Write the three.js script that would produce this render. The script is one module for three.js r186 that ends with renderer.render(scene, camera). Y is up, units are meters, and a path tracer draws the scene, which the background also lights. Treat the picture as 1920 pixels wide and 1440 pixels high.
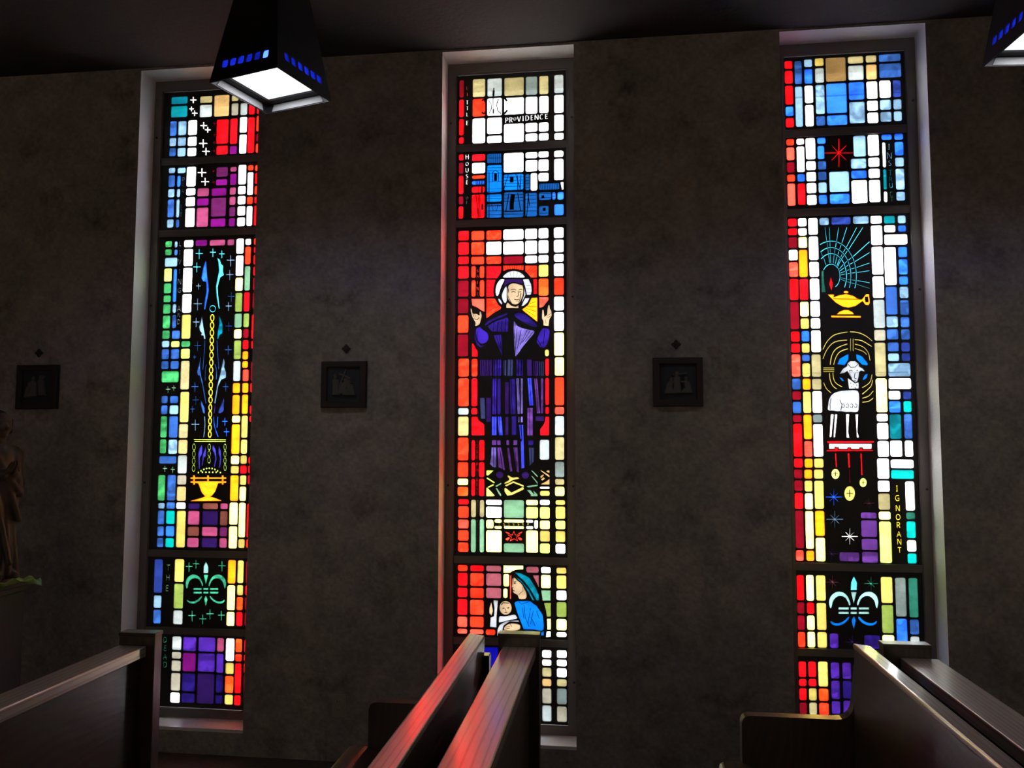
import * as THREE from 'three';
import { mergeGeometries } from 'three/addons/utils/BufferGeometryUtils.js';
import { RoundedBoxGeometry } from 'three/addons/geometries/RoundedBoxGeometry.js';
import { MarchingCubes } from 'three/addons/objects/MarchingCubes.js';
import { FontLoader } from 'three/addons/loaders/FontLoader.js';
import { RectAreaLightUniformsLib } from 'three/addons/lights/RectAreaLightUniformsLib.js';

// ------------------------------------------------------------------ camera, sky, sun, exposure
const scene = new THREE.Scene();
const camera = new THREE.PerspectiveCamera(51.46, 1920 / 1440, 0.05, 200);
camera.position.set(0.542, 1.55, 4.053);
camera.rotation.set(0.07265, 0.12673, 0.00167, 'YXZ');
scene.add(camera);

scene.background = new THREE.Color().setRGB(16, 16.6, 18);      // bright, thinly clouded sky

const sun = new THREE.DirectionalLight(0xfff4e2, 56);               // high sun behind the church
sun.position.set(6, 40, 20.5); sun.target.position.set(0, 0, -2);
sun.castShadow = true;
sun.shadow.mapSize.set(2048, 2048);
Object.assign(sun.shadow.camera, { left: -30, right: 30, top: 30, bottom: -30, near: 1, far: 90 });
scene.add(sun, sun.target);

const LAMP_POWER = 18;                                               // radiance of the lamps' diffusers as light sources
const renderer = new THREE.WebGLRenderer({ antialias: true });
renderer.toneMapping = THREE.LinearToneMapping;
renderer.toneMappingExposure = 1.0;
renderer.shadowMap.enabled = true;
RectAreaLightUniformsLib.init();

// ------------------------------------------------------------------ helpers
let seed = 7;
const rnd = () => { seed = (seed + 0x6d2b79f5) | 0; let t = Math.imul(seed ^ (seed >>> 15), 1 | seed); t = (t + Math.imul(t ^ (t >>> 7), 61 | t)) ^ t; return ((t ^ (t >>> 14)) >>> 0) / 4294967296; };
const names = new Map();
function numbered(name) { const n = names.get(name) ?? 0; names.set(name, n + 1); return n ? `${name}_${String(n).padStart(3, '0')}` : name; }
function add(name, geometry, material, parent) {
  const m = new THREE.Mesh(geometry, material);
  m.name = numbered(name); m.castShadow = m.receiveShadow = true;
  (parent ?? scene).add(m);
  return m;
}
function group(name, x = 0, y = 0, z = 0, turn = 0) {
  const g = new THREE.Group(); g.name = numbered(name); g.position.set(x, y, z); g.rotation.y = turn; scene.add(g); return g;
}
function tag(o, label, category, grp) { o.userData.label = label; o.userData.category = category; if (grp) o.userData.group = grp; return o; }
function structure(o, label) { o.userData.kind = 'structure'; if (label) o.userData.label = label; return o; }
// planar uv in metres by the dominant normal; grain runs along "axis"
function metreUV(g, axis = 'z') {
  if (g.index) g = g.toNonIndexed();
  if (!g.attributes.normal) g.computeVertexNormals();
  const p = g.attributes.position, n = g.attributes.normal, uv = new Float32Array(p.count * 2);
  const v = new THREE.Vector3();
  for (let i = 0; i < p.count; i += 3) {
    let nx = 0, ny = 0, nz = 0;
    for (let k = 0; k < 3; k++) { nx += Math.abs(n.getX(i + k)); ny += Math.abs(n.getY(i + k)); nz += Math.abs(n.getZ(i + k)); }
    for (let k = 0; k < 3; k++) {
      v.fromBufferAttribute(p, i + k);
      let a, b;
      if (ny >= nx && ny >= nz) { a = v.x; b = v.z; if (axis === 'z') [a, b] = [v.z, v.x]; }
      else if (nx >= nz) { a = v.z; b = v.y; if (axis === 'y') [a, b] = [v.y, v.z]; }
      else { a = v.x; b = v.y; if (axis === 'y') [a, b] = [v.y, v.x]; }
      uv[(i + k) * 2] = a; uv[(i + k) * 2 + 1] = b;
    }
  }
  g.setAttribute('uv', new THREE.BufferAttribute(uv, 2));
  return g;
}
const box = (x0, y0, z0, x1, y1, z1, axis = 'z', r = 0) => {
  const w = x1 - x0, h = y1 - y0, d = z1 - z0;
  const g = r ? new RoundedBoxGeometry(w, h, d, 2, r) : new THREE.BoxGeometry(w, h, d);
  g.translate((x0 + x1) / 2, (y0 + y1) / 2, (z0 + z1) / 2);
  return metreUV(g, axis);
};
const merged = (list) => mergeGeometries(list.map((g) => { const q = g.index ? g.toNonIndexed() : g; for (const k of Object.keys(q.attributes)) if (!['position', 'normal', 'uv'].includes(k)) q.deleteAttribute(k); return q; }));

// ------------------------------------------------------------------ textures
const hash = (x, y, s) => { let h = Math.imul(x, 374761393) + Math.imul(y, 668265263) + Math.imul(s, 2147483647 - 58); h = Math.imul(h ^ (h >>> 13), 1274126177); return ((h ^ (h >>> 16)) >>> 0) / 4294967296; };
function vnoise(x, y, px, py, s) {        // tileable value noise with periods px, py
  const ix = Math.floor(x), iy = Math.floor(y), fx = x - ix, fy = y - iy, sx = fx * fx * (3 - 2 * fx), sy = fy * fy * (3 - 2 * fy);
  const m = (a, n) => ((a % n) + n) % n, h = (a, b) => hash(m(a, px), m(b, py), s);
  return (h(ix, iy) * (1 - sx) + h(ix + 1, iy) * sx) * (1 - sy) + (h(ix, iy + 1) * (1 - sx) + h(ix + 1, iy + 1) * sx) * sy;
}
function fbm(u, v, fx, fy, oct, s) { let t = 0, a = 0.5; for (let i = 0; i < oct; i++) { t += a * vnoise(u * fx, v * fy, fx, fy, s + i); fx *= 2; fy *= 2; a *= 0.5; } return t; }
function texture(w, h, srgb, f) {
  const d = new Uint8Array(w * h * 4);
  for (let y = 0; y < h; y++) for (let x = 0; x < w; x++) { const c = f(x / w, y / h), o = (y * w + x) * 4; for (let k = 0; k < 3; k++) d[o + k] = Math.max(0, Math.min(255, Math.round((Array.isArray(c) ? c[k] : c) * 255))); d[o + 3] = 255; }
  const t = new THREE.DataTexture(d, w, h); t.wrapS = t.wrapT = THREE.RepeatWrapping; t.magFilter = THREE.LinearFilter; t.minFilter = THREE.LinearMipmapLinearFilter; t.generateMipmaps = true;
  if (srgb) t.colorSpace = THREE.SRGBColorSpace; t.needsUpdate = true; return t;
}
const rep = (t, x, y = x) => { const c = t.clone(); c.repeat.set(x, y); c.needsUpdate = true; return c; };
const plasterMap = texture(1024, 1024, false, (u, v) => {
  const big = fbm(u, v, 5, 5, 5, 11), mid = fbm(u, v, 22, 22, 4, 31), fine = fbm(u, v, 120, 120, 2, 51);
  const m = 0.62 + 0.26 * (big - 0.45) + 0.34 * (mid - 0.47) + 0.4 * (fine - 0.37);
  const dark = Math.max(0, fbm(u, v, 13, 13, 4, 71) - 0.57) * 1.3;
  return [m - dark * 0.7, m * (0.985 - 0.05 * (big - 0.4)) - dark * 0.75, m * (0.95 - 0.12 * (mid - 0.4)) - dark * 0.75];
});
const plasterBump = texture(512, 512, false, (u, v) => 0.5 * fbm(u, v, 30, 30, 4, 5) + 0.6 * fbm(u, v, 90, 90, 2, 9));
const woodMap = texture(1024, 512, false, (u, v) => {          // oak: long grain along u, cathedral arches
  const warp = fbm(u, v, 2, 5, 3, 3) * 0.16, line = fbm(u, v + warp, 3, 70, 3, 17), pore = fbm(u, v + warp * 0.8, 16, 260, 2, 23);
  const ringv = Math.sin((v * 16 + 5.5 * fbm(u, v, 2, 3, 3, 41) + 1.4 * Math.sin(u * 6.283)) * 6.283) * 0.5 + 0.5;
  const m = 0.6 + 0.34 * (line - 0.45) + 0.24 * (ringv - 0.5) - 0.75 * Math.max(0, pore - 0.47);
  return [m, m * 0.97, m * 0.94];
});
const railMap = texture(1024, 512, false, (u, v) => {         // the same oak, planed and varnished: fine dark growth lines and short pores
  const warp = 0.13 * fbm(u, v, 1, 3, 3, 3), q = (v + warp) * 24, ring = Math.pow(0.5 + 0.5 * Math.sin(q * 6.283), 6), pore = fbm(u, v + warp * 0.3, 18, 230, 2, 23);
  const m = 0.84 + 0.16 * (fbm(u, v, 3, 60, 3, 17) - 0.45) - 0.3 * ring - 0.95 * Math.max(0, pore - 0.5);
  return [m, m * 0.96, m * 0.93];
});
const glassMap = texture(512, 512, false, (u, v) => {          // seedy, streaky antique glass
  const s = fbm(u, v, 6, 14, 4, 81), f = fbm(u, v, 60, 60, 2, 91);
  const m = 0.8 + 0.34 * (s - 0.42) + 0.16 * (f - 0.4);
  return [m, m, m];
});
const streakMap = texture(512, 512, false, (u, v) => { const w = fbm(u, v, 5, 5, 3, 101) * 0.5, s = fbm(u + w, v + w, 4, 9, 4, 111), m = Math.min(1, 0.55 + 0.95 * Math.max(0, s - 0.3)); return [m, m, m]; });
const glassBump = texture(512, 512, false, (u, v) => fbm(u, v, 24, 24, 3, 131));

// ------------------------------------------------------------------ materials
const M = {};
const std = (o) => new THREE.MeshStandardMaterial(o), phys = (o) => new THREE.MeshPhysicalMaterial(o);
const lin = (r, g, b) => new THREE.Color().setRGB(r, g, b);
M.wall = std({ color: lin(0.54, 0.48, 0.44), roughness: 0.95, map: rep(plasterMap, 0.5), bumpMap: rep(plasterBump, 0.8), bumpScale: 0.004 });
M.reveal = std({ color: lin(0.88, 0.86, 0.83), roughness: 0.75, bumpMap: rep(plasterBump, 1.2), bumpScale: 0.0015 });
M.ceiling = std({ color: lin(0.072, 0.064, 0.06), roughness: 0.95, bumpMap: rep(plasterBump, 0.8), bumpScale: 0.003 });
M.floor = std({ color: lin(0.13, 0.085, 0.06), roughness: 0.75, map: rep(plasterMap, 0.7) });
M.frame = std({ color: lin(0.2, 0.175, 0.165), roughness: 0.45, metalness: 0.35 });
M.lead = std({ color: lin(0.03, 0.028, 0.027), roughness: 0.55, metalness: 0.2 });
M.paint = std({ color: lin(0.006, 0.005, 0.006), roughness: 0.8 });
M.sill = phys({ color: lin(0.84, 0.81, 0.77), roughness: 0.3 });
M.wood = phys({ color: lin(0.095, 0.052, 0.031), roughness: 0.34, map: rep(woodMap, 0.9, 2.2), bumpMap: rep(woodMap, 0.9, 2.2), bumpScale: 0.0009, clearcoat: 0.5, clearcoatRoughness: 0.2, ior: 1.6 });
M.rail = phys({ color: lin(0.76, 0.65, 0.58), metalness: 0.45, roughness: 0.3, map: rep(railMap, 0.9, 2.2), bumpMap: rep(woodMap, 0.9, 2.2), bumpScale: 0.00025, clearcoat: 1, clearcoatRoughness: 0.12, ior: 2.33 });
M.darkwood = phys({ color: lin(0.025, 0.014, 0.01), roughness: 0.5, map: rep(woodMap, 0.9, 2.2) });
M.soffit = std({ color: lin(0.9, 0.86, 0.74), roughness: 0.9 });
M.concrete = std({ color: lin(0.62, 0.6, 0.57), roughness: 0.9, map: rep(plasterMap, 0.25) });
M.outer = std({ color: lin(0.5, 0.42, 0.36), roughness: 0.9 });

// colours of the glass, as one sees each pane against the sky
const HUE = { W: 'ffffff', w: 'eef4fb', c: 'fdf3c4', y: 'fbe070', Y: 'ffc628', o: 'f98f35', O: 'fb5f34', r: 'ee1f2e', R: 'c2122c', s: 'fa8f6e', P: 'b8606e', p: 'c95585', m: 'a51a9c', M: '80296e', v: '6d38dc', V: '3a1c6c', N: '34208e', I: '4a2ccc', J: '5560e6', u: '8a76d6', z: '7a44a8', i: '5a52e0', q: '3a56c4', b: '4a86e0', B: '1414dc', l: 'a2d2fa', L: '4cb0ee', T: '0aa2c4', t: '0cb4c4', Q: '7ddde8', a: '00e0d6', A: '58e0b4', F: '3fa488', g: '58dc7c', G: '9ad6a6', h: 'b9d864', H: 'dbeeac', e: 'cfc8ae', E: '8fa09a', n: 'e2c58a', k: 'dccf92', j: '9a5548', x: 'd3dfdc', U: 'd6aa66', S: '3c4270', f: 'ecca9e', Z: 'e3e8ee', D: '2e4a36', d: 'b4f0ea', X: '0c98e4', C: '1c6ecb', K: 'fff070' };
const glassCache = new Map();
function glass(h) {
  const streaky = 'OorsTLlbqgtAFJNuzIv'.includes(h), v = Math.floor(rnd() * 3), key = h + v;
  if (!glassCache.has(key)) {
    const c = new THREE.Color('#' + HUE[h]), k = [1, 0.86, 1.12][v], clear = { W: 4, w: 2.6, c: 1.3, k: 1.5, n: 1.5, Z: 1.6, d: 1.7, X: 1.1, y: 1.95, f: 1.6, G: 1.5, g: 1.25, h: 1.35, H: 1.25, E: 1.6, x: 1.5, e: 1.5, P: 1.6, p: 1.35, j: 1.3, A: 1.3, Q: 1.4, u: 1.25, m: 1.15, M: 1.15, z: 1.2, T: 1.25, t: 1.25, a: 1.25, l: 1.75, b: 1.15, i: 1.2 }[h] ?? 1.06;
    const top = Math.max(c.r, c.g, c.b), deep = 'fZeldy'.includes(h) ? 0 : 7 * THREE.MathUtils.smoothstep(top, 0.72, 0.98);   // strongly coloured glass lets its own hue through almost whole
    const f = (x) => Math.sqrt(Math.min(0.97, Math.max(0.0004, x * k * 0.112 * clear * (1 + deep * THREE.MathUtils.smoothstep(x / top, 0.45, 1)))));
    const base = lin(f(c.r), f(c.g), f(c.b));
    glassCache.set(key, phys({ name: 'glass', color: base, roughness: 0.72, transmission: 1, thickness: 0, ior: 1.5, map: rep(streaky && v ? streakMap : glassMap, 2.2 + v), bumpMap: rep(glassBump, 3), bumpScale: 0.001 }));
  }
  return glassCache.get(key);
}
const font = await new FontLoader().loadAsync('fonts/droid/droid_sans_regular.typeface.json');

// ------------------------------------------------------------------ the three windows: panes in millimetres about each window's axis, y above the floor
// r colour x0 y0 x1 y1 | p colour outline | o colour line width, outline (an outlined shape) | t colour letter x y height | l width, painted line
const PANES_1 = `
rT -259 3501 -157 3545;rt -259 3422 -157 3490;rb -262 3313 -220 3402;rl -262 3252 -220 3302;rb -262 3192 -220 3241;rl -211 3314 -160 3399;
rl -211 3251 -160 3303;rl -211 3189 -160 3240;rW -149 3313 -95 3400;rW -149 3248 -95 3302;rW -149 3188 -95 3237;rk -82 3499 -6 3539;
rx -82 3415 -6 3488;rn 5 3414 98 3541;rk 111 3499 154 3536;re 111 3416 154 3488;rk 165 3497 208 3520;rx 165 3415 208 3486;rW 165 3312 208 3404;
rW 165 3189 208 3301;rr 216 3416 253 3475;rr 213 3191 255 3400;rr 264 3417 293 3470;rO 264 3315 293 3406;rR 264 3255 293 3304;rO 264 3190 293 3244;
rr 24 3252 97 3396;rr 26 3189 97 3241;rr 107 3248 151 3398;rm 107 3188 151 3237;
pW -255 7079 14 -1 1 -30 32 -2 1 -14 -32 2 1 -32 -15 1 -1 31 -32 2 0 14 32 -2;
pW -274 6966 14 -1 1 -21 23 -2 1 -13 -23 1 0 -23 -14 1 -1 22 -23 2 0 14 23 -2;
pW -233 6917 14 0 1 -28 29 -1 0 -14 -29 1 1 -28 -14 0 -1 29 -29 2 0 13 29 -1;
pW -118 6772 14 -1 2 -33 34 -1 1 -14 -35 2 1 -35 -14 1 -1 34 -35 2 0 14 34 -2;
pW -67 6713 15 -1 0 -27 29 -1 1 -14 -29 1 1 -28 -14 1 -1 28 -29 2 -1 13 29 -1;
pW -117 6568 14 0 1 -42 44 -2 0 -13 -43 2 1 -44 -14 1 -2 43 -43 2 -1 14 44 -2;
pW -80 6470 14 -1 2 -38 40 -2 1 -14 -41 2 1 -40 -14 1 -1 40 -41 2 0 13 40 -2;
pW -121 6229 14 -1 1 -44 47 -2 0 -13 -46 2 1 -46 -14 0 -2 46 -46 2 -1 14 47 -2;
pW -79 6114 14 -1 1 -38 41 -2 0 -13 -40 1 1 -40 -14 1 -1 40 -41 1 0 14 40 -2;pR 16 6775 9 0 1 -21 17 -1 1 -9 -18 1 1 -28 -9 1 -1 28 -18 1 0 8 18 -1;
pR 20 6638 9 0 1 -19 15 -1 0 -8 -15 0 1 -24 -9 0 -1 25 -15 1 -1 8 16 0;pR 22 6546 9 -1 0 -16 13 0 0 -9 -13 1 1 -22 -9 1 -1 21 -13 1 0 8 13 0;
pR 23 6448 9 -1 1 -18 15 -1 0 -8 -15 0 1 -24 -9 0 -1 25 -15 0 -1 9 16 -1;pR 23 6205 9 0 0 -13 11 -1 1 -8 -11 0 0 -18 -9 0 0 18 -11 1 0 8 10 0;
pR 25 6082 9 0 1 -16 13 -1 0 -8 -13 0 1 -21 -9 0 -1 22 -13 0 0 9 13 -1;rl -261 3092 -220 3125;rb -261 3011 -220 3081;rl -261 2950 -220 3000;
rb -261 2833 -220 2939;rl -261 2773 -220 2822;rl -207 3090 -156 3123;rL -207 3010 -185 3077;rl -207 2949 -185 2999;rl -207 2831 -187 2938;
rb -207 2772 -185 2820;rW -149 3010 -93 3125;rW -149 2958 -93 2999;rW -149 2894 -93 2947;rW -149 2773 -93 2883;rp -82 2949 -10 2997;
rm -82 2895 -10 2938;rp -82 2771 -10 2884;rM 30 3059 101 3116;rm 29 3009 99 3045;rm 4 2949 95 2994;rM 4 2828 95 2938;rm 4 2769 95 2817;
rp 114 3086 154 3114;rm 114 3008 154 3075;rp 114 2952 152 2995;rp 114 2892 152 2941;rM 114 2826 152 2881;rm 114 2768 152 2816;rW 165 3010 211 3123;
rW 165 2953 211 2999;rW 165 2894 211 2942;rW 165 2829 211 2883;rW 165 2768 211 2818;rO 220 3089 254 3119;rW 220 2946 254 3078;rO 220 2893 254 2936;
rW 220 2768 254 2882;rO 263 3084 293 3118;rr 263 3009 293 3073;rO 263 2947 293 2998;rr 263 2896 293 2936;rr 263 2769 293 2885;tl P -169 3050 35;
tl R -170 3020 24;tl A -171 2985 30;tl Y -172 2962 27;tl F -174 2891 29;tl O -175 2867 24;tl R -175 2842 24;tl T -176 2810 17;tl H -177 2792 17;
tl E -177 2774 16;rg -267 2659 -225 2695;rg -267 2612 -225 2648;rl -266 2546 -189 2598;rH -267 2461 -221 2536;rg -267 2392 -221 2450;
rg -267 2341 -221 2381;rg -267 2275 -221 2330;rg -267 2190 -221 2265;rg -267 2130 -221 2179;rl -267 2083 -221 2120;rb -267 2015 -221 2073;
rb -267 1959 -221 2004;rl -210 2656 -191 2693;rb -210 2610 -189 2645;rL -210 2341 -189 2532;rl -210 2279 -187 2330;rb -210 2191 -184 2268;
rb -209 2130 -159 2178;rH -211 2083 -160 2117;rb -211 2015 -160 2072;rb -211 1959 -160 2004;rg -262 1883 -158 1947;rb -259 1765 -220 1807;
rb -208 1765 -157 1806;pG -448 3722 11 0 1 -29 25 0 1 -10 -25 0 1 -38 -11 0 -1 38 -26 0 0 10 25 0;
pG -378 3733 11 0 1 -24 21 -1 0 -10 -20 0 1 -32 -11 0 -1 32 -21 0 0 11 20 0;tx L -175 2678 33;tx I -175 2627 28;tx V -174 2574 33;tx I -173 2517 27;
tx N -172 2459 37;tx G -171 2408 32;tx A -170 2302 37;tx N -169 2265 28;tx D -169 2227 32;rW -151 2656 -96 2697;rW -151 2547 -96 2645;
rW -151 2397 -96 2537;rW -151 2279 -96 2386;ry -151 2130 -96 2268;rg -150 2084 -96 2117;rH -150 2017 -96 2073;rk -148 1842 -95 2004;
ry -145 1658 -92 1829;rm -84 2661 -12 2696;rp 2 2660 97 2694;rp 109 2659 151 2694;rW 164 2610 208 2696;rW 164 2483 208 2599;rc 164 2397 208 2472;
rh 165 2278 208 2386;rG 164 2188 208 2268;rc 164 2127 208 2178;rh 165 2010 208 2116;rx 165 1887 208 2000;rY 165 1820 208 1876;rY 165 1702 208 1809;
rW 217 2659 251 2693;rO 217 2548 251 2648;rG 217 2398 251 2538;rr 217 2279 251 2388;rh 217 2190 251 2268;rR 217 2128 251 2180;rr 217 2065 251 2117;
rY 217 2008 251 2054;rY 217 1961 251 1998;rs 221 1886 257 1951;rY 221 1821 257 1876;rY 221 1704 257 1811;rO 267 2658 293 2696;rr 267 2611 293 2647;
rr 267 2545 293 2600;rr 267 2482 293 2534;rR 267 2398 293 2471;rR 267 2295 293 2388;rr 266 2124 293 2261;rr 266 2068 293 2114;rR 267 1886 293 1995;
rr 267 1824 293 1876;pQ -124 5288 11 0 2 -47 40 -1 0 -11 -40 1 2 -61 -11 1 -2 61 -41 1 0 11 40 -2;
pQ 41 5291 11 -1 1 -39 34 -1 0 -11 -33 1 1 -51 -11 0 -1 52 -34 1 0 10 33 -1;
pQ 149 5264 11 -1 1 -34 29 -1 1 -11 -30 1 2 -45 -11 0 -2 46 -29 0 0 11 29 -1;
pl 256 5206 11 -1 2 -51 44 -2 0 -10 -44 1 2 -67 -11 0 -2 67 -44 2 -1 10 45 -1;
pl 251 5036 11 0 1 -47 40 -1 0 -10 -39 1 1 -61 -11 0 -1 61 -40 1 -1 10 40 -1;
pQ -147 5134 11 -1 1 -47 41 -1 0 -10 -40 1 2 -61 -11 0 -2 61 -41 1 0 11 40 -1;
pl -119 4896 11 0 1 -29 25 -1 0 -10 -25 0 2 -39 -11 1 -2 38 -25 1 0 11 25 -1;
pl -125 4720 11 -1 2 -56 49 -1 0 -11 -49 1 3 -73 -11 0 -3 74 -49 1 0 10 49 -1;
pb 277 4781 11 -1 1 -43 38 -1 0 -11 -37 1 1 -57 -11 0 -1 57 -38 1 0 11 38 -1;pl 247 4668 11 0 1 -39 33 0 1 -11 -34 1 2 -51 -11 0 -2 51 -33 1 0 10 33 0;
pl -135 4496 11 0 1 -42 36 0 0 -11 -36 1 2 -54 -11 0 -2 54 -36 1 0 10 36 -1;
pq 257 4442 10 -1 2 -41 35 0 0 -11 -35 1 1 -54 -10 0 -2 54 -35 1 -1 10 36 -1;
pb -109 4228 11 0 1 -44 38 0 0 -11 -37 1 1 -57 -11 0 -1 57 -38 0 -1 11 38 -1;pb 258 4177 11 0 2 -44 37 0 0 -10 -37 0 1 -57 -10 1 -2 56 -38 1 0 10 38 0;
pb -141 4076 11 -1 1 -19 16 0 0 -10 -16 0 1 -26 -11 0 -1 26 -16 0 0 11 16 -1;
pb -126 3764 11 0 1 -43 38 -1 0 -10 -38 0 2 -56 -11 0 -2 56 -37 1 -1 10 38 0;
pb 240 3756 11 0 1 -39 33 0 1 -10 -33 0 1 -50 -11 0 -1 50 -33 0 -1 11 33 -1;
pb -111 3610 11 -1 1 -38 33 0 1 -10 -34 0 2 -51 -11 0 -2 51 -33 0 0 10 33 0;
pL -40 5143 -18 -53 -12 -63 -5 -35 -6 -42 19 -35 37 -8 6 -57 4 -56 -18 -111 -5 -91 14 0 20 104 17 112 -9 84 -17 85 -8 84 -7 78;
pQ 98 5182 38 -27 16 -49 26 -22 -2 -63 13 -42 -43 -27 -17 -63 -10 -56 10 -98 21 -140 -13 0 -28 141 -12 112 16 97 16 84 -11 99;
oQ 46 100 4596 -3 -16 -9 -12 -14 -7 -16 1 -14 7 -10 13 -4 16 3 15 9 13 14 6 16 0 14 -7 10 -13;
pl -60 4522 -13 -76 -17 -56 9 -41 23 -26 -10 -23 33 -8 7 -39 19 0 -9 53 -20 84 -13 70;
pT 140 4523 31 -54 21 -69 -2 -84 -33 -24 -12 -41 -16 0 2 80 17 83;
pb -25 4236 1 -20 0 -30 -1 -46 -3 -77 -5 -92 -3 -66 11 -1 4 66 5 92 3 77 1 46 -1 31 0 20;
pb 121 4234 3 -29 3 -43 5 -53 8 -71 8 -79 6 -57 12 1 -6 56 -9 80 -7 71 -5 52 -4 43 -2 29;
pb -51 4098 -17 -69 -12 -69 -21 -76 10 -35 23 -10 33 -100 47 -214 13 0 -42 200 -34 124 -14 97;
pl 213 4039 16 -55 -6 -55 24 -55 -1 -62 -52 -20 -34 -69 -29 -198 -17 0 25 171 32 137 23 110;
pb 8 3967 -4 -14 -5 -21 -4 -28 -1 -41 1 -49 1 -34 10 -1 0 35 -1 48 0 41 4 27 5 21 4 13;
pb 103 3970 7 -21 10 -30 7 -31 1 -34 -2 -36 -1 -25 13 -1 1 25 2 37 -1 35 -8 33 -10 30 -7 21;
oK 56 84 4492 -1 -16 -6 -12 -8 -7 -9 0 -8 7 -6 13 -3 16 2 15 5 13 8 7 9 0 9 -8 6 -12;
oK 56 85 4407 -2 -16 -5 -12 -8 -7 -9 0 -8 7 -7 13 -2 16 1 15 6 13 8 7 9 0 8 -8 6 -12;
oK 56 86 4322 -2 -15 -5 -13 -8 -7 -9 0 -9 8 -6 12 -2 16 1 16 5 12 8 7 10 0 8 -7 6 -13;
oK 56 86 4238 -1 -16 -6 -13 -8 -6 -9 0 -8 7 -6 12 -3 16 2 16 5 12 8 7 9 0 9 -7 6 -13;
oK 56 87 4153 -2 -16 -5 -12 -8 -7 -9 0 -8 7 -6 13 -3 16 2 15 5 13 8 7 9 -1 8 -7 6 -12;
oK 56 88 4069 -2 -16 -5 -12 -8 -7 -9 0 -9 7 -6 12 -2 16 1 16 6 12 8 7 9 0 8 -7 6 -13;
oK 56 88 3984 -1 -15 -6 -13 -7 -7 -10 1 -8 7 -6 12 -2 16 1 15 5 13 8 7 9 0 9 -8 6 -12;
oK 56 89 3900 -2 -15 -5 -13 -8 -7 -9 0 -8 7 -6 13 -3 16 2 15 5 12 8 7 9 0 8 -7 6 -12;
oK 56 90 3816 -2 -15 -5 -13 -8 -7 -9 0 -9 7 -6 13 -2 15 1 16 6 12 8 7 9 0 8 -7 6 -12;
oK 56 90 3732 -1 -15 -5 -13 -8 -7 -9 0 -9 7 -6 13 -2 15 1 16 5 12 8 7 9 0 9 -7 6 -12;
oK 56 91 3648 -2 -15 -5 -13 -8 -7 -9 1 -8 6 -6 13 -3 15 2 16 5 12 8 7 9 0 9 -7 6 -12;
oK 56 92 3564 -2 -15 -5 -12 -8 -7 -9 0 -8 7 -6 12 -3 16 2 15 5 13 8 6 9 0 8 -7 6 -12;rb -259 1703 -219 1753;rg -259 1572 -219 1692;
rg -259 1483 -219 1562;rb -260 1426 -156 1468;rg -262 1220 -218 1363;rl -257 1176 -217 1207;rb -257 1088 -217 1165;rb -257 1023 -217 1078;
rb -257 962 -217 1013;rl -208 1703 -154 1753;rb -208 1571 -154 1692;rl -208 1480 -154 1560;rb -207 1221 -155 1363;rb -207 1175 -155 1211;
ra -207 1091 -155 1165;rL -207 1023 -155 1080;ra -207 962 -155 1013;pG -453 2828 11 0 1 -26 23 0 0 -10 -23 0 2 -35 -11 0 -2 35 -22 0 -1 10 23 0;
pG -360 2818 10 0 1 -26 23 0 0 -10 -22 0 1 -35 -11 0 -1 35 -23 -1 0 11 22 0;rk -148 1569 -93 1648;rn -148 1482 -93 1559;rx -148 1372 -93 1472;
re -148 1310 -93 1362;rn -148 1220 -93 1299;rW -148 1176 -93 1210;ry -144 963 -90 1165;rc 166 1656 214 1693;rY 166 1482 214 1646;rc 166 1425 214 1471;
ry 166 1373 214 1415;rY 166 1223 214 1363;rc 166 1093 214 1213;rc 166 964 214 1083;ry 221 1571 259 1694;ry 221 1483 259 1561;ry 221 1427 259 1473;
rr 221 1373 259 1417;ry 221 1311 259 1363;rc 221 1224 259 1301;rc 221 1025 259 1213;ry 221 967 259 1015;rr 267 1702 293 1751;rr 267 1659 293 1692;
rr 267 1428 293 1466;rr 267 1376 293 1418;rr 267 1315 293 1365;rr 266 1025 293 1208;rO 266 968 293 1014;rV -78 1175 -9 1207;rp -78 1089 -9 1165;
rj -78 1027 -9 1078;rp -78 965 -9 1017;rj 7 1176 99 1209;rV 7 1089 99 1166;rp 7 1028 99 1078;rV 7 966 99 1018;rp 111 1177 156 1209;
rj 111 1088 156 1167;rM 111 1028 156 1078;rp 111 966 156 1018;pb -147 3496 11 0 1 -27 23 0 0 -10 -23 0 1 -35 -10 0 -2 35 -22 0 -1 11 23 -1;
pl -108 3347 10 0 2 -50 44 0 0 -10 -44 0 3 -66 -11 0 -3 66 -44 0 0 10 44 0;pL 242 3363 11 0 0 -33 29 0 0 -10 -28 0 1 -44 -11 0 -1 44 -29 0 0 10 29 0;
pL 264 3250 11 0 1 -36 30 0 1 -10 -31 0 1 -47 -11 0 -1 47 -31 0 0 10 31 0;pb -42 3569 -1 -54 28 -94 25 -11 -5 63;
sq 226 3589 -20 -62 -27 -54 -16 -62 39 7 35 27 -9 68 9 48;pv 120 3508 -10 -96 14 -2 10 96;
pl -1 3380 3 -25 4 -34 2 -39 -2 -48 -5 -52 -3 -36 11 -2 4 37 4 52 3 48 -2 40 -4 35 -3 24;
pL 106 3377 3 -29 5 -40 8 -42 15 -43 18 -43 13 -30 12 4 -13 30 -18 43 -14 42 -8 40 -5 40 -3 28;pL 159 3380 -7 -125 12 -1 6 125;
oK 56 89 3480 -1 -15 -5 -11 -7 -6 -7 0 -8 6 -5 12 -2 14 1 14 5 12 7 6 7 0 8 -7 5 -11;
oK 56 90 3404 -1 -14 -5 -11 -7 -7 -7 0 -8 7 -5 11 -2 15 1 14 5 11 7 7 7 0 7 -7 6 -11;
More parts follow.
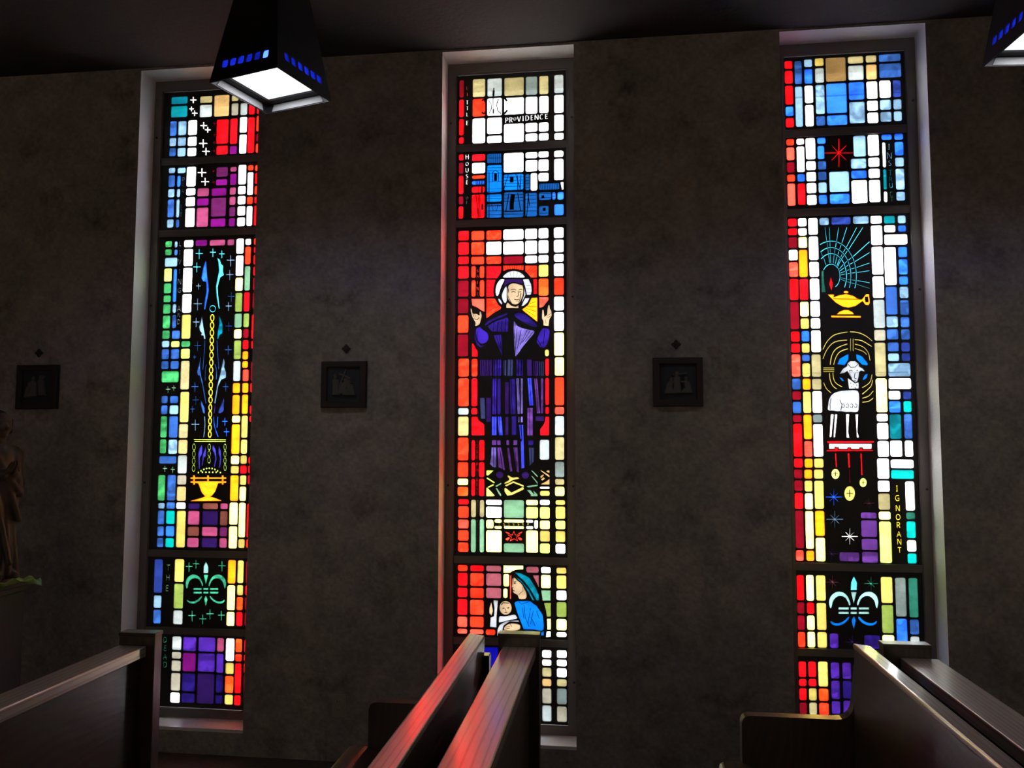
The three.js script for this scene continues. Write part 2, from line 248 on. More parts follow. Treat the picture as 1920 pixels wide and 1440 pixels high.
oK 56 91 3329 -2 -14 -4 -11 -7 -7 -8 0 -7 7 -5 11 -2 14 1 15 5 11 6 6 8 0 7 -6 5 -12;
oK 56 92 3254 -2 -14 -4 -11 -7 -7 -8 0 -7 7 -5 11 -2 14 1 14 5 12 6 6 8 0 7 -6 5 -12;
oK 56 92 3179 -1 -14 -4 -11 -7 -7 -8 0 -7 7 -5 11 -2 14 1 14 4 12 7 6 8 0 7 -6 5 -12;pH -115 3126 381 -3 0 -8 -380 3;pH -107 3104 373 -1 0 -8 -372 1;
oH 33 -90 3038 -1 -14 -5 -12 -7 -7 -7 0 -8 7 -5 12 -2 14 1 15 5 12 7 7 7 0 7 -7 6 -12;
oH 33 -89 2959 -1 -14 -5 -12 -6 -7 -8 0 -7 7 -6 12 -2 14 1 15 5 12 7 7 7 0 8 -7 5 -12;
oH 33 -88 2881 -1 -15 -5 -12 -6 -7 -8 0 -7 7 -6 12 -2 14 2 15 4 12 7 7 7 0 8 -7 5 -12;
oH 33 -87 2802 -1 -15 -4 -12 -7 -6 -8 -1 -7 7 -5 12 -3 14 2 15 4 12 7 7 8 0 7 -7 5 -12;
oH 33 89 3039 -1 -14 -4 -11 -6 -6 -7 0 -7 6 -4 11 -2 14 1 13 4 11 6 6 7 0 7 -6 4 -11;
oH 33 90 2965 -1 -13 -4 -11 -6 -6 -7 0 -7 6 -5 11 -1 13 1 14 4 11 6 6 7 0 7 -6 4 -11;
oH 33 91 2892 -1 -13 -4 -11 -6 -6 -7 0 -7 6 -5 11 -2 13 1 14 5 10 6 7 7 0 6 -6 5 -11;
oH 33 274 3039 -1 -14 -4 -11 -5 -6 -7 0 -6 6 -4 11 -2 14 1 14 4 12 5 6 7 0 6 -6 4 -12;
oH 33 276 2963 -1 -14 -4 -11 -5 -6 -7 0 -5 6 -5 11 -2 14 1 14 4 12 6 6 6 0 6 -6 4 -11;
oH 33 278 2888 -1 -14 -3 -12 -6 -6 -6 0 -6 6 -5 11 -1 14 1 15 3 11 6 6 6 0 6 -6 4 -11;
oH 33 281 2812 -1 -14 -4 -11 -6 -7 -6 0 -6 6 -4 12 -2 14 1 14 3 11 6 6 6 0 6 -6 5 -11;pi -14 3074 -28 -52 -16 -68 15 -156 13 0 -4 115 26 55 1 41;
pi 35 3061 -15 -52 -22 -55 -9 -125 12 0 13 85 22 27;pi 114 3070 -8 -47 31 -68 10 -54 -16 -82 13 0 20 82 -14 108;
pi 184 3057 -2 -88 18 -55 -6 -104 12 0 15 104 -11 82;pH -37 2754 -3 -7 -7 -3 -8 3 -3 7 2 8 8 3 8 -3;pH -5 2773 -3 -7 -7 -3 -8 3 -4 7 3 7 8 3 8 -2;
pH 27 2789 -3 -7 -7 -3 -8 3 -4 7 3 7 8 4 8 -3;pH 59 2800 -3 -7 -7 -3 -8 3 -3 7 3 7 7 3 8 -3;pH 92 2804 -3 -7 -8 -3 -8 3 -3 7 3 7 8 3 7 -3;
pH 124 2801 -3 -8 -7 -3 -8 3 -3 7 3 8 7 3 8 -3;pH 157 2790 -3 -7 -8 -3 -7 3 -4 7 3 7 8 3 8 -3;pH 190 2775 -3 -8 -8 -3 -7 3 -4 7 3 8 8 3 7 -3;
pH 223 2756 -3 -7 -8 -3 -8 3 -3 7 3 7 8 3 7 -3;pH 12 2759 -3 -7 -7 -3 -8 3 -3 7 3 7 7 3 8 -3;pH 53 2759 -3 -7 -8 -3 -8 3 -3 7 3 7 8 3 7 -3;
pH 93 2759 -3 -7 -7 -3 -8 3 -4 7 3 7 8 3 8 -2;pH 133 2760 -3 -8 -7 -3 -8 3 -3 8 3 7 7 3 8 -3;pH 174 2760 -3 -7 -8 -3 -8 3 -3 7 3 7 8 3 7 -3;
pY -140 2700 32 0 -1 23 23 0 1 -23 142 1 -1 23 23 0 1 -23 149 1 0 23 22 0 1 -23 32 1 0 -15 -424 -3;pY -108 2681 24 1 0 -21 -23 -1;
pY 57 2683 23 0 1 -21 -23 0;pY 230 2684 23 0 0 -21 -23 0;
pY -139 2657 424 3 0 -17 -31 0 0 -19 -22 0 -1 17 -41 -4 -29 -85 -36 -48 -26 -16 38 -6 104 -37 -377 -7 129 34 49 19 -44 43 -43 101 -38 4 1 -18 -24 0 0 19 -32 0;
rq -267 712 -216 896;rl -264 630 -218 698;rb -264 545 -218 620;ry -146 775 -90 899;rh -146 630 -90 765;rx -146 544 -90 620;rY 166 773 211 900;
rc 166 630 211 763;rc 166 545 211 620;ry 221 776 257 899;ry 221 711 257 766;ro 221 631 257 701;rr 221 546 257 621;rR 268 775 293 896;
rr 268 712 293 765;rR 268 632 293 702;rR 268 548 293 622;tG T -183 851 38;tG H -184 797 38;tG E -186 739 38;
pA -131 1766 12 0 1 -40 36 0 0 -10 -36 -1 2 -53 -12 -1 -2 54 -35 -1 -1 11 36 0;
pA -51 1794 12 0 1 -38 34 1 0 -11 -33 -1 1 -50 -11 0 -2 50 -34 -1 0 11 34 1;
pA 254 1787 12 0 1 -45 40 1 0 -11 -40 -1 2 -60 -12 0 -1 60 -41 -1 0 11 40 0;
pA -78 1239 12 1 1 -46 41 1 0 -10 -40 -2 2 -59 -12 0 -2 59 -40 -1 -1 11 41 1;
pA 48 1204 12 0 1 -42 38 1 0 -11 -38 -1 2 -56 -12 0 -1 55 -38 -1 -1 11 38 1;
pA 130 1261 12 0 1 -42 38 1 0 -11 -38 -1 2 -56 -12 0 -1 55 -38 -1 0 11 37 1;
pA 262 1247 12 1 1 -40 35 1 1 -11 -36 -1 2 -53 -12 0 -1 53 -36 -2 0 11 35 1;pd 72 1778 32 -55 0 -70 -57 -1 0 70;pA 50 1634 54 1 -24 -113;
sA 307 1485 13 63 -23 60 -56 35 -59 -6 -46 -37 -26 -64 1 -27 16 1 4 27 25 45 39 19 43 -6 39 -37 16 -67;
sA 303 1376 -29 -26 -52 -1 -48 21 -44 44 -6 -23 44 -44 55 -23 51 4 35 25;pA 128 1492 99 2 1 -20 -100 -2;pA 129 1452 99 2 1 -20 -99 -3;
sA -147 1474 -16 63 19 61 54 37 59 -3 49 -35 30 -62 1 -27 -16 0 -6 26 -27 45 -41 17 -43 -8 -37 -39 -12 -68;
sA -136 1364 32 -24 52 2 46 23 42 46 8 -22 -42 -46 -53 -26 -53 1 -36 24;pA 33 1490 -99 -3 0 -20 100 2;pA 34 1449 -99 -2 1 -20 99 2;
pA 50 1490 61 2 1 -21 -62 -1;pA 51 1450 62 1 0 -20 -61 -1;pA 83 1412 23 -42 -19 -85 -24 84;rx -147 406 -92 479;re -147 359 -92 396;re -147 292 -92 349;
re -147 187 -92 282;rw -147 123 -92 177;rv -83 402 -6 478;rm -83 293 -6 392;rN -83 187 -6 283;rN -83 126 -6 177;rv 6 403 105 479;rv 6 295 105 393;
rV 6 125 105 285;rp 114 405 155 478;rv 114 292 155 395;rN 114 186 155 282;rN 114 128 155 176;rW 167 358 215 478;ry 167 288 215 348;ro 167 188 215 278;
ry 167 126 215 179;ro 221 406 259 477;rO 221 357 259 396;rr 221 188 259 347;rr 221 124 259 178;rr 271 405 293 475;rr 271 359 293 395;
rr 271 296 293 349;rR 271 190 293 286;tA D -188 459 36;tA E -186 413 36;tA A -185 368 36;tA D -183 325 36;`;
const PANES_2 = `
rR -289 3449 -263 3549;rr -289 3338 -263 3438;rr -289 3235 -263 3328;rr -289 3187 -263 3224;ts L -244 3502 25;ts I -244 3466 22;tw T -244 3420 27;
tw T -243 3387 27;tw L -243 3351 25;tw E -243 3303 29;rk -214 3447 -144 3550;rO -214 3337 -144 3437;rW -214 3186 -144 3326;rx -132 3446 -51 3548;
rW -132 3337 -51 3436;rW -132 3235 -51 3326;rW -132 3184 -51 3224;rk -38 3444 70 3547;rW -38 3339 70 3433;rW -39 3182 70 3286;rE 81 3443 144 3547;
rW 81 3337 144 3433;rW 80 3236 144 3286;rW 80 3184 144 3226;rk 155 3443 205 3547;rW 155 3338 205 3433;rW 153 3235 205 3285;rW 153 3185 205 3225;
rx 237 3445 287 3548;rW 237 3335 287 3435;rW 237 3232 287 3324;rW 237 3186 287 3222;tW P -23 3308 34;tW R 0 3309 34;tW O 21 3313 22;tW V 44 3311 34;
tW I 66 3313 33;tW D 89 3314 33;tW E 115 3315 33;tW N 140 3316 33;tW C 166 3317 33;tW E 194 3318 33;rr -289 3093 -263 3128;rR -289 3018 -263 3082;
rr -289 2904 -263 3008;rR -289 2846 -263 2894;rr -289 2767 -263 2836;tW H -243 3112 31;tW O -243 3072 25;tW U -243 3037 29;tW S -243 3003 28;
tW E -242 2970 28;tx O -242 2881 20;tx F -242 2857 20;rr -215 3086 -143 3124;rW -215 3017 -143 3076;rO -215 2987 -143 3006;rL -216 2954 -142 2976;
rr -216 2909 -145 2943;rr -216 2767 -145 2899;rC -132 3070 -51 3124;rX -132 2907 -51 3060;rX -132 2855 -51 2897;rC -132 2766 -51 2844;
rW -39 3015 68 3123;rX -39 2916 68 3005;rC -39 2764 68 2906;rW 80 3089 144 3122;rW 80 3016 144 3078;rW 108 2909 143 3005;rC 79 2911 102 3002;
rC 79 2766 142 2897;rW 151 3090 205 3124;rW 151 3015 205 3079;rW 151 2959 205 3004;rC 154 2910 265 2946;rC 153 2855 220 2898;rC 153 2768 205 2823;
rW 236 3089 285 3124;rw 236 2961 285 3079;pW 542 5898 28 -1 0 -80 -16 1;rL 225 2854 243 2896;rL 253 2853 286 2896;rL 236 2768 286 2829;
rr -289 2646 -231 2699;rr -289 2567 -231 2636;rr -289 2515 -231 2557;rr -289 2436 -231 2504;rR -289 2336 -231 2425;rR -289 2245 -231 2325;
rO -289 2139 -231 2234;rR -289 2011 -231 2129;rO -217 2645 -146 2696;rO -217 2565 -146 2635;rO -217 2512 -146 2554;rO -216 2438 -192 2503;
rO -170 2436 -145 2502;rO -215 2335 -192 2425;rO -169 2334 -145 2424;ts S -182 2476 20;ts A -182 2446 20;ts I -182 2412 20;ts N -181 2379 20;
ts T -181 2348 20;rO -134 2644 -52 2697;rW -134 2563 -52 2634;rO -134 2512 -52 2553;rW -41 2642 68 2699;rW -41 2562 68 2632;rR -41 2510 68 2552;
rW 78 2643 142 2699;rW 78 2561 142 2633;rW 78 2511 142 2551;rW 151 2644 203 2700;rW 151 2563 203 2634;rW 151 2512 203 2553;ry 151 2435 203 2501;
ro 151 2332 203 2425;rW 234 2644 285 2701;rW 234 2566 285 2634;rW 234 2515 285 2556;rW 234 2436 285 2505;rO 234 2335 285 2426;rW 234 2251 285 2325;
rW 234 2141 285 2241;rc 234 2009 285 2131;pr -267 5002 164 -4 -6 -71 -39 -62 -119 2;pr -267 4852 101 -3 -21 -74 -3 -60 7 -49 -83 -1;
pO -266 4648 92 -4 37 -69 33 -25 -8 -22 -79 -45 -74 -53;pO -81 5003 218 -6 0 -50 -106 18 -70 -5 -42 -19;pO 156 4996 127 -3 0 -129 -64 0 -28 38 -35 33;
pr 245 4846 38 -1 0 -159 -36 -2 2 81;pY 227 4644 59 1 0 -260 -149 120 -13 15 63 45;ps 308 4648 99 -2 -1 -31 -32 -37 -23 -32 -41 -13;
ps -429 4646 141 -3 1 -141 -35 19 -44 31 -53 23;sZ -96 4874 46 46 43 18 38 5 39 -7 45 -20 46 -49 -46 -3 -83 4 -71 0;
sW -109 4857 44 -6 -29 -51 -23 -61 -22 -70 -22 14 -4 70 21 63;pZ 130 4849 61 2 28 -59 9 -70 -13 -47 -41 1 -13 69 -18 64;
pZ -141 4643 22 -4 26 -43 -2 -21 -29 28;pZ 154 4641 50 2 -22 -48 -45 -38 -22 2;pV -50 4856 165 -4 22 -41 -26 -15 -79 27 -66 -19 -46 -42 10 54;
sf -35 4732 9 57 58 23 70 -24 28 -7 7 -57 -6 -65 -39 -71 -38 -16 -44 13 -36 43 -13 46;sZ -50 4781 9 -31 -4 -76 6 -46 -17 -41 -26 24 -20 62 24 67;
pZ 146 4757 15 -77 -37 -77 -4 7 24 65;pf -49 4574 15 25 41 -37 47 -12 29 19 0 -35 -132 5;
sf -443 4538 15 6 16 -65 37 7 36 -29 -3 46 13 6 16 -48 -11 -46 -15 -52 -52 -20 10 43 -37 55;
pf 406 4562 11 0 4 -39 15 -22 6 -52 -27 -45 -7 -68 -56 7 0 41 -17 43 5 85 15 -1 8 -76 28 24 5 54;
sI -383 4323 51 16 15 -24 62 -38 19 -46 -19 -60 -65 -21 -40 40 -18 65;sI 352 4321 71 -18 -11 -103 -32 -85 -41 -21 -49 45 -11 52 41 92;
pN -396 4310 12 -66 20 -65 44 -50 54 18 -54 -32 -44 21 -31 76;pN -286 4365 52 49 193 75 7 -24 -154 -61 -87 -53;
sN 25 4468 67 31 86 -45 106 -99 -2 -37 -104 39 -106 64;pN -254 4345 66 44 148 51 17 -28 -8 -132 -175 7;pN -190 4248 87 3 16 -233 -37 75;
su 29 4416 41 -79 108 -34 101 -19 -131 -143 -77 -114 -28 -21 -7 210;pr -422 4158 16 0 26 -55 21 -22 0 -65 -62 1;ry 184 2006 205 2042;
rO -284 1901 -227 1998;rO -284 1741 -227 1891;rx -284 1696 -227 1731;rn -284 1583 -227 1686;rO -284 1452 -227 1573;rO -284 1364 -227 1442;
rc -284 1321 -227 1354;ro -284 1263 -227 1311;rO -212 1901 -180 1996;rr -212 1741 -180 1891;rr -212 1697 -180 1731;
pr -422 3369 66 0 4 -26 19 -22 49 -32 3 -117 -140 0;rr -210 1452 -191 1560;rr -210 1364 -190 1442;rr -210 1263 -190 1354;rr -169 1452 -140 1560;
rr -169 1364 -140 1443;rr -169 1263 -140 1355;tr J -180 1554 21;tr O -180 1527 21;tr S -180 1499 21;tr E -180 1470 21;tr P -179 1431 21;
tr H -179 1401 21;tr B -179 1347 18;tr E -179 1324 18;tr N -179 1301 18;tr E -179 1278 18;rr 186 1901 205 1994;rr 186 1746 205 1891;
rr 186 1698 205 1736;pr 375 3367 36 0 -1 -195 -93 0 0 64 27 33 21 37;rx 156 1457 206 1562;rc 237 1902 285 1999;rO 237 1745 285 1892;
rs 237 1697 285 1735;rx 237 1586 285 1687;rk 237 1457 285 1576;rE 237 1366 285 1447;rk 237 1326 285 1357;rc 237 1268 285 1316;
pV -333 3982 128 -1 0 -175 -127 1;pN -189 3984 39 -1 1 -178 -39 1;pI -143 3983 41 0 0 -178 -41 0;pS -78 3977 30 0 0 -168 -30 0;
pS -31 3982 56 -1 -4 -177 -56 0;pN 62 3981 69 -1 0 -177 -69 1;pV 174 3979 52 0 4 -177 -52 1;pV 245 3957 51 0 0 -156 -51 1;
pS 305 3957 51 -1 0 -155 -51 0;pI -195 3778 43 -1 -3 -381 -43 0;pN -143 3777 35 0 1 -381 -35 0;pV -61 3740 41 0 1 -342 -41 0;
pN -9 3774 56 0 9 -377 -55 1;pu 62 3778 26 0 13 -379 -25 0;pu 110 3777 21 0 0 -378 -21 0;pJ 181 3779 42 0 22 -291 -43 0;pz 251 3776 35 0 31 -373 -34 0;
pz 324 3776 26 -1 -1 -372 -25 0;pS -331 3572 50 0 10 -225 -50 0;pV -264 3572 53 0 0 -259 -51 0;pz 178 3461 60 0 0 -291 -59 0;
pJ -202 3370 52 0 0 -198 -51 0;pJ -139 3370 41 0 15 -198 -41 0;pV -55 3368 32 0 0 -194 -32 0;pN 13 3374 48 0 0 -200 -47 0;pu 84 3370 13 0 0 -62 -13 0;
pu 110 3370 21 0 0 -62 -21 0;pV 268 3373 88 0 -1 -51 -87 1;pz -201 3119 49 0 1 -51 -50 0;pz -143 3119 37 0 0 -51 -37 0;pz -44 3119 30 0 0 -51 -30 0;
pz 31 3119 41 0 0 -51 -41 0;pN 189 3119 54 0 0 -51 -54 0;pJ 89 3282 19 0 9 -150 -9 0;pJ 117 3282 17 0 6 -161 9 -295 -32 -6 -7 280 15 21;
pu -205 3042 51 0 1 -212 -34 4 -35 34 13 61;pz -143 3042 41 0 26 -110 18 -135 -71 37;pz -37 3040 23 0 35 -245 -26 -13;
pz 31 3043 43 2 13 -178 4 -92 -27 18;pS 196 3041 53 0 0 -150 -47 -44;pV -74 2752 -6 -18 -15 -13 -20 -5 -20 5 -15 13 -6 18 6 18 14 13 21 5 20 -5 15 -13;
pV 198 2750 -5 -19 -14 -14 -19 -5 -20 5 -14 14 -5 19 5 19 14 13 20 6 19 -5 14 -14;rr -280 1218 -224 1246;rO -280 1148 -224 1208;rs -280 1092 -224 1138;
rO -280 1028 -224 1082;rO -280 969 -224 1018;rk -211 1151 -184 1243;rG -211 968 -184 1141;rk -164 1152 -140 1243;rG -164 968 -140 1142;
tk D -174 1235 15;tk I -174 1216 15;tk C -174 1197 15;tk T -174 1178 15;tG C -174 1129 13;tG O -174 1112 13;tG T -175 1095 13;tG T -175 1077 13;
tG O -175 1060 13;tG L -175 1043 13;tG E -175 1026 13;tG N -176 1009 13;tG G -176 992 13;tG O -176 975 13;rW -130 1218 -46 1244;rW -130 1151 -46 1208;
rG -35 1151 72 1244;rc 84 1219 146 1246;rH 84 1150 146 1209;rw 157 1220 208 1247;rH 157 1149 208 1210;rc 157 1095 208 1139;ry 157 1030 208 1086;
rH 157 970 208 1020;ry 239 1222 289 1246;ry 239 1149 289 1213;rH 239 1096 289 1139;ry 239 1029 289 1086;rW 239 970 289 1019;rc -129 1094 -90 1139;
rc -84 1124 -46 1142;rc -34 1126 72 1142;rW 84 1127 121 1141;rc -84 1093 -46 1107;rc -34 1094 72 1108;rW 84 1094 121 1109;rW 127 1096 146 1141;
tc F -59 1116 13;tc O -34 1116 13;tc U -8 1117 13;tc N 17 1117 13;tc D 43 1118 13;tc E 68 1118 13;tc R 94 1119 13;rc -129 971 -46 1084;
rc 84 972 146 1086;rG -35 971 73 1018;os 26 38 2161 15 -37 47 0 -37 -24 14 -37 -39 21 -39 -22 14 37 -38 23 47 2;
ps 128 2162 -24 -13 -24 -4 11 -13 32 17;ps 128 2076 -24 -9 -24 24 11 13 32 -16;ps -53 2159 25 -12 23 -4 -10 -13 -32 17;
ps -52 2072 24 -7 23 25 -10 12 -32 -17;pH -258 2796 77 1 -60 -53 -17 6;pH -249 2724 81 -50 -6 -12 -82 50;pG -99 2669 0 -15 -51 -30 -13 10;
pH -257 2612 10 5 79 -84 -16 -6 -73 -1;pG -159 2609 15 4 46 -67 0 -14 -13 -3;pH -244 2623 59 30 9 -8 -56 -30;
sy -35 2741 13 8 43 -29 51 11 26 -15 -26 -8 -42 -7 -41 -27 -49 -18 -9 11 66 34;py -60 2642 90 44 113 -43 0 -17 -111 42 -77 -37;
py -64 2610 12 6 63 -50 121 60 11 -10 0 -15 -130 -60 -47 -7 -30 44;pG 219 2799 15 0 55 -52 0 -19;pG 221 2743 13 0 55 -67 0 -19;
pG 170 2635 119 18 0 -15 -100 -17;pG 174 2595 37 1 42 -48 -11 44 47 -42 0 -19 -78 0 10 12;pn 317 2800 15 0 82 -50 0 -21;pn 414 2801 0 -26 -34 15 7 10;
pn 317 2739 31 21 11 -6 -36 -38;pn 414 2713 0 -59 -93 1 59 32;pn 323 2703 27 26 20 -13 -30 -19;rW 157 1305 207 1315;ry 157 1268 208 1294;
rO -280 869 -228 900;rr -280 792 -228 859;rr -280 733 -228 782;rr -280 641 -228 723;rs -280 578 -228 632;rs -280 544 -228 569;rr -213 869 -141 900;
rO -213 793 -141 859;rO -213 730 -141 783;rO -213 643 -141 720;rO -213 579 -141 634;rs -213 544 -141 569;rP -128 869 -48 900;rP -128 795 -48 860;
rP -128 731 -48 786;rO -129 542 -79 570;pc -72 1805 209 1 0 -36 -78 -7 -42 -17 -20 -14 -69 -2;rc -36 794 -6 858;rc -36 734 -15 783;rP 85 868 150 899;
pP 236 1709 65 2 0 -129 -20 46 -28 49;rW 163 867 212 899;rc 163 790 212 858;pG 326 1558 98 -1 -1 -104 -83 -2 -6 47;
ph 354 1430 72 2 0 -142 -42 -1 -8 59;pc 387 1267 39 1 0 -109 -36 -1;pW 384 1139 39 1 0 -54 -47 -7;ry 243 866 294 897;ry 243 789 294 857;
rW 243 731 294 779;rh 243 644 294 721;rc 243 577 294 634;rW 243 543 294 567;pT 42 1738 74 -12 84 -42 63 -92 38 -82 0 -57 -25 -1 -62 108 -70 89 -54 46;
pT 59 1689 59 -40 82 -97 53 -100 -17 -1 -61 108 -59 76 -43 32;
sf 20 1666 25 20 23 -30 50 -32 26 -49 31 -54 -6 -58 -78 -5 -9 44 -45 18 -13 22 7 19 -18 25 10 25;ps 0 1701 11 6 -4 -245 -11 -1;
pX 43 1419 31 22 129 4 70 -45 67 -91 13 -98 -2 -54 -25 -17 -84 14 -101 -1 -28 72 -36 85;pX 141 1140 101 0 86 -14 25 15 -2 -47 -221 2;
pf 16 1369 -4 -25 -11 -22 -17 -16 -21 -9 -23 -1 -21 8 -17 15 -12 22 -4 24 4 25 11 21 18 17 21 9 22 0 22 -8 17 -15 11 -21;
sZ -115 1283 31 -2 31 -2 64 15 42 10 28 -46 -63 -10 -113 -31 -28 -6;
pZ -137 1079 3 63 25 49 63 36 64 9 70 6 8 -16 -102 3 -63 -44 -12 -44 -5 -39 -14 -22;sf -64 1172 61 40 108 -8 5 -54 -92 -22 -45 9 -39 -9;
pZ -178 1440 49 2 -14 -149 -3 -131 -67 5 5 94 37 17 5 83 -9 41;pf -221 1354 21 72 8 -47 9 -46 -14 -50 -24 21;rr -277 412 -225 473;rr -277 337 -225 403;
rr -277 262 -225 327;rr -277 180 -225 252;rr -277 112 -225 171;rr -211 408 -147 474;rO -211 340 -147 398;rO -211 265 -147 330;rR -211 183 -147 255;
rr -211 112 -147 174;pB -278 957 149 2 0 -90 -7 -137 -27 -191 -10 -322 -102 -5;pB -115 962 245 3 1 -733 -244 -10 -8 321 6 190;rc 85 393 149 473;
rk 85 290 149 383;rw 85 112 149 280;rW 168 435 215 474;rW 168 395 215 426;rk 168 339 215 385;rn 168 291 215 329;re 168 204 215 281;rx 168 114 215 195;
rW 244 437 294 476;rW 244 395 294 428;rw 244 339 294 385;rk 244 293 294 330;rE 244 203 294 283;re 244 115 294 193;l 55 -192 6990 -2 -33;
l 117 -194 6960 -2 -61;l 69 -196 6902 -3 -32;l 55 -199 6872 3 -183;l 89 -196 6748 0 -44;l 55 -136 6860 -20 -34 -2 -44 11 -52 38 -38;
l 117 -104 6853 32 13 28 -34;l 103 -101 6697 35 -2 24 34;l 103 -325 6853 25 10 17 -33;l 103 -324 6718 25 -16 17 25;l 55 -251 6852 31 -46 3 -53 -30 -51;
l 45 -144 6855 -14 -58 7 -66 36 -36;l 96 -101 6855 29 8 26 -28;l 83 -101 6699 36 5 22 28;l 76 -325 6850 25 13 14 -30;l 76 -324 6725 25 -26 14 24;
l 45 -245 6846 26 -46 -4 -58 -22 -36;l 22 -243 6258 1 -117;l 22 -220 6257 0 -117;l 22 -197 6256 0 -117;l 22 -174 6255 0 -117;l 22 -151 6254 0 -117;
l 22 -128 6253 0 -117;l 22 -105 6251 0 -116;l 25 -263 6200 159 -4;l 28 -265 6090 162 -4;l 21 -265 6058 162 -4;l 21 -265 6029 162 -4;
l 21 -265 5935 162 -4;l 21 -264 5855 161 -3;l 21 -264 5826 161 -3;l 21 -264 5776 161 -3;l 21 -264 5747 162 -3;l 28 -263 5610 161 -3;
l 21 -263 5567 161 -3;l 45 -171 6061 -31 -20 0 -109 63 1 0 105 -32 23;l 165 -170 6025 0 -84;l 45 -212 5687 17 -79 17 78 20 -80 17 79;
l 45 -242 6043 2 -513;l 45 -266 5665 164 0;l 25 -77 5978 212 -4;l 25 -77 5942 212 -4;l 25 -77 5906 212 -4;l 25 -77 5877 212 -4;l 25 -77 5783 212 -4;
l 25 -77 5747 212 -3;l 25 -77 5711 212 -3;l 25 -76 5603 211 -3;l 25 -76 5568 211 -4;l 41 -28 6012 -49 -164;l 41 51 6009 50 -168;l 206 8 5982 0 -65;
l 45 108 5999 -7 -172;l 45 72 5993 3 -165;l 45 -20 5803 -35 -200;l 45 72 5799 36 -202;l 234 23 5787 -14 -100 0 -72;l 45 -69 5596 198 0;
l 21 159 5968 44 0;l 21 159 5932 44 0;l 21 159 5896 44 0;l 21 159 5853 44 0;l 21 159 5767 124 -2;l 21 159 5724 124 -2;l 21 159 5681 124 -2;
l 21 159 5638 124 -2;l 21 159 5595 124 -1;l 45 186 5795 17 -144;l 45 193 5787 -21 -257;l 31 324 5901 4 -80;l 31 342 5900 5 -80;l 31 361 5900 4 -81;
l 31 379 5899 4 -80;l 31 397 5898 4 -80;l 31 416 5898 4 -81;l 31 434 5897 4 -81;l 31 452 5896 4 -80;l 31 470 5895 4 -80;l 31 489 5895 4 -81;
l 31 507 5894 4 -80;l 31 525 5893 4 -80;l 25 307 5783 132 -2;l 25 307 5733 132 -2;l 151 348 5760 0 -32;l 151 363 5624 0 -36;l 25 313 5564 95 1;
l 25 452 5777 34 -1;l 25 452 5749 33 -2;l 25 452 5723 33 -1;l 45 -385 5956 3 -53;l 45 -367 5955 3 -52;l 45 -348 5954 3 -52;l 45 -329 5954 3 -53;
l 45 -311 5953 3 -53;l 45 -292 5952 3 -52;l 41 -359 5888 1 -354;l 96 -320 5884 0 -70;l 45 -385 5802 27 -261;l 96 -315 5691 0 -65;l 45 -342 5793 2 -252;
l 25 -315 6249 3 -80;l 21 -236 4974 44 -45;l 21 -209 4984 50 -56;l 21 -171 4989 39 -62;l 21 -138 4991 24 -48;l 21 -252 4908 71 -23;
l 21 -258 4821 61 -18;l 21 -261 4766 61 -7;l 21 -260 4711 63 1;l 21 -257 4624 77 4;l 21 -246 4569 90 20;l 21 -235 4514 88 42;l 21 -191 4491 68 48;
l 34 -70 5000 20 -44;l 34 -43 4999 16 -41;l 34 -15 4999 11 -39;l 34 12 4998 6 -38;l 34 39 4997 2 -37;l 34 66 4997 -2 -39;l 34 93 4996 -6 -41;
l 34 121 4995 -11 -43;l 21 270 4982 -76 -69;l 21 281 4949 -76 -58;l 21 243 4989 -70 -59;l 21 282 4830 -28 -11;l 21 282 4797 -26 -5;l 21 282 4764 -26 1;
l 21 282 4732 -26 3;l 21 282 4699 -26 6;l 21 275 4602 -70 -21;l 21 281 4547 -103 3;l 21 275 4493 -118 41;l 21 270 4439 -124 84;l 16 -50 4912 27 -42;
l 16 -12 4930 19 -61;l 16 31 4936 1 -68;l 16 75 4927 -16 -59;l 16 115 4908 -29 -41;l 16 -148 4796 44 -10;l 16 -157 4753 40 -7;l 16 -159 4709 28 -3;
l 16 216 4777 -49 -1;l 16 224 4739 -55 6;l 16 219 4701 -46 6;l 32 -1 4736 38 6 22 -12;l 34 86 4734 27 6 13 -7;l 34 7 4711 25 7 22 -12;
l 34 89 4709 22 5;l 34 78 4723 5 -52 -19 -13;l 34 37 4633 33 -7 19 6;l 19 54 4612 25 0;l 34 -30 4673 13 -38 27 -50;l 34 111 4701 -9 -63 -16 -43;
l 34 -23 4750 -3 -44;l 34 21 4574 49 -3;l 19 -421 4507 25 -66;l 34 -407 4430 42 -12 21 22;l 19 -393 4473 16 -27;l 19 393 4443 41 31;
l 19 388 4421 43 21;l 19 372 4405 10 -43;l 27 70 4324 -26 -302;l 27 114 4302 -43 -205;l 27 211 4289 -87 -128;l 27 243 4280 -86 -109;
l 27 178 4295 -75 -155;l 27 49 4357 -9 -151;l 27 -180 4382 -10 -92;l 27 -136 4393 -11 -107;l 27 -93 4408 -10 -124;l 27 -55 4424 -5 -141;
l 27 -157 4241 46 -141;l 27 -125 4246 33 -201;l 27 -365 4288 3 -87;l 27 366 4298 -16 -183;l 27 275 4337 -140 51;l 53 -212 4274 196 -3;
l 32 275 4218 75 -135;l 37 -314 3980 -4 -171;l 37 -296 3979 -3 -170;l 37 -276 3979 -4 -170;l 37 -263 3979 -4 -170;l 37 -241 3979 -4 -171;
l 37 -224 3979 -4 -171;l 37 -173 3978 -4 -170;l 37 -122 3977 -4 -170;l 37 -68 3977 -4 -170;l 37 1 3976 -4 -170;l 37 84 3975 -4 -169;
l 37 116 3975 -4 -170;l 37 259 3973 -5 -169;l 37 275 3973 -4 -169;l 37 323 3972 -4 -169;l 37 341 3972 -4 -169;l 27 -172 3773 -4 -373;
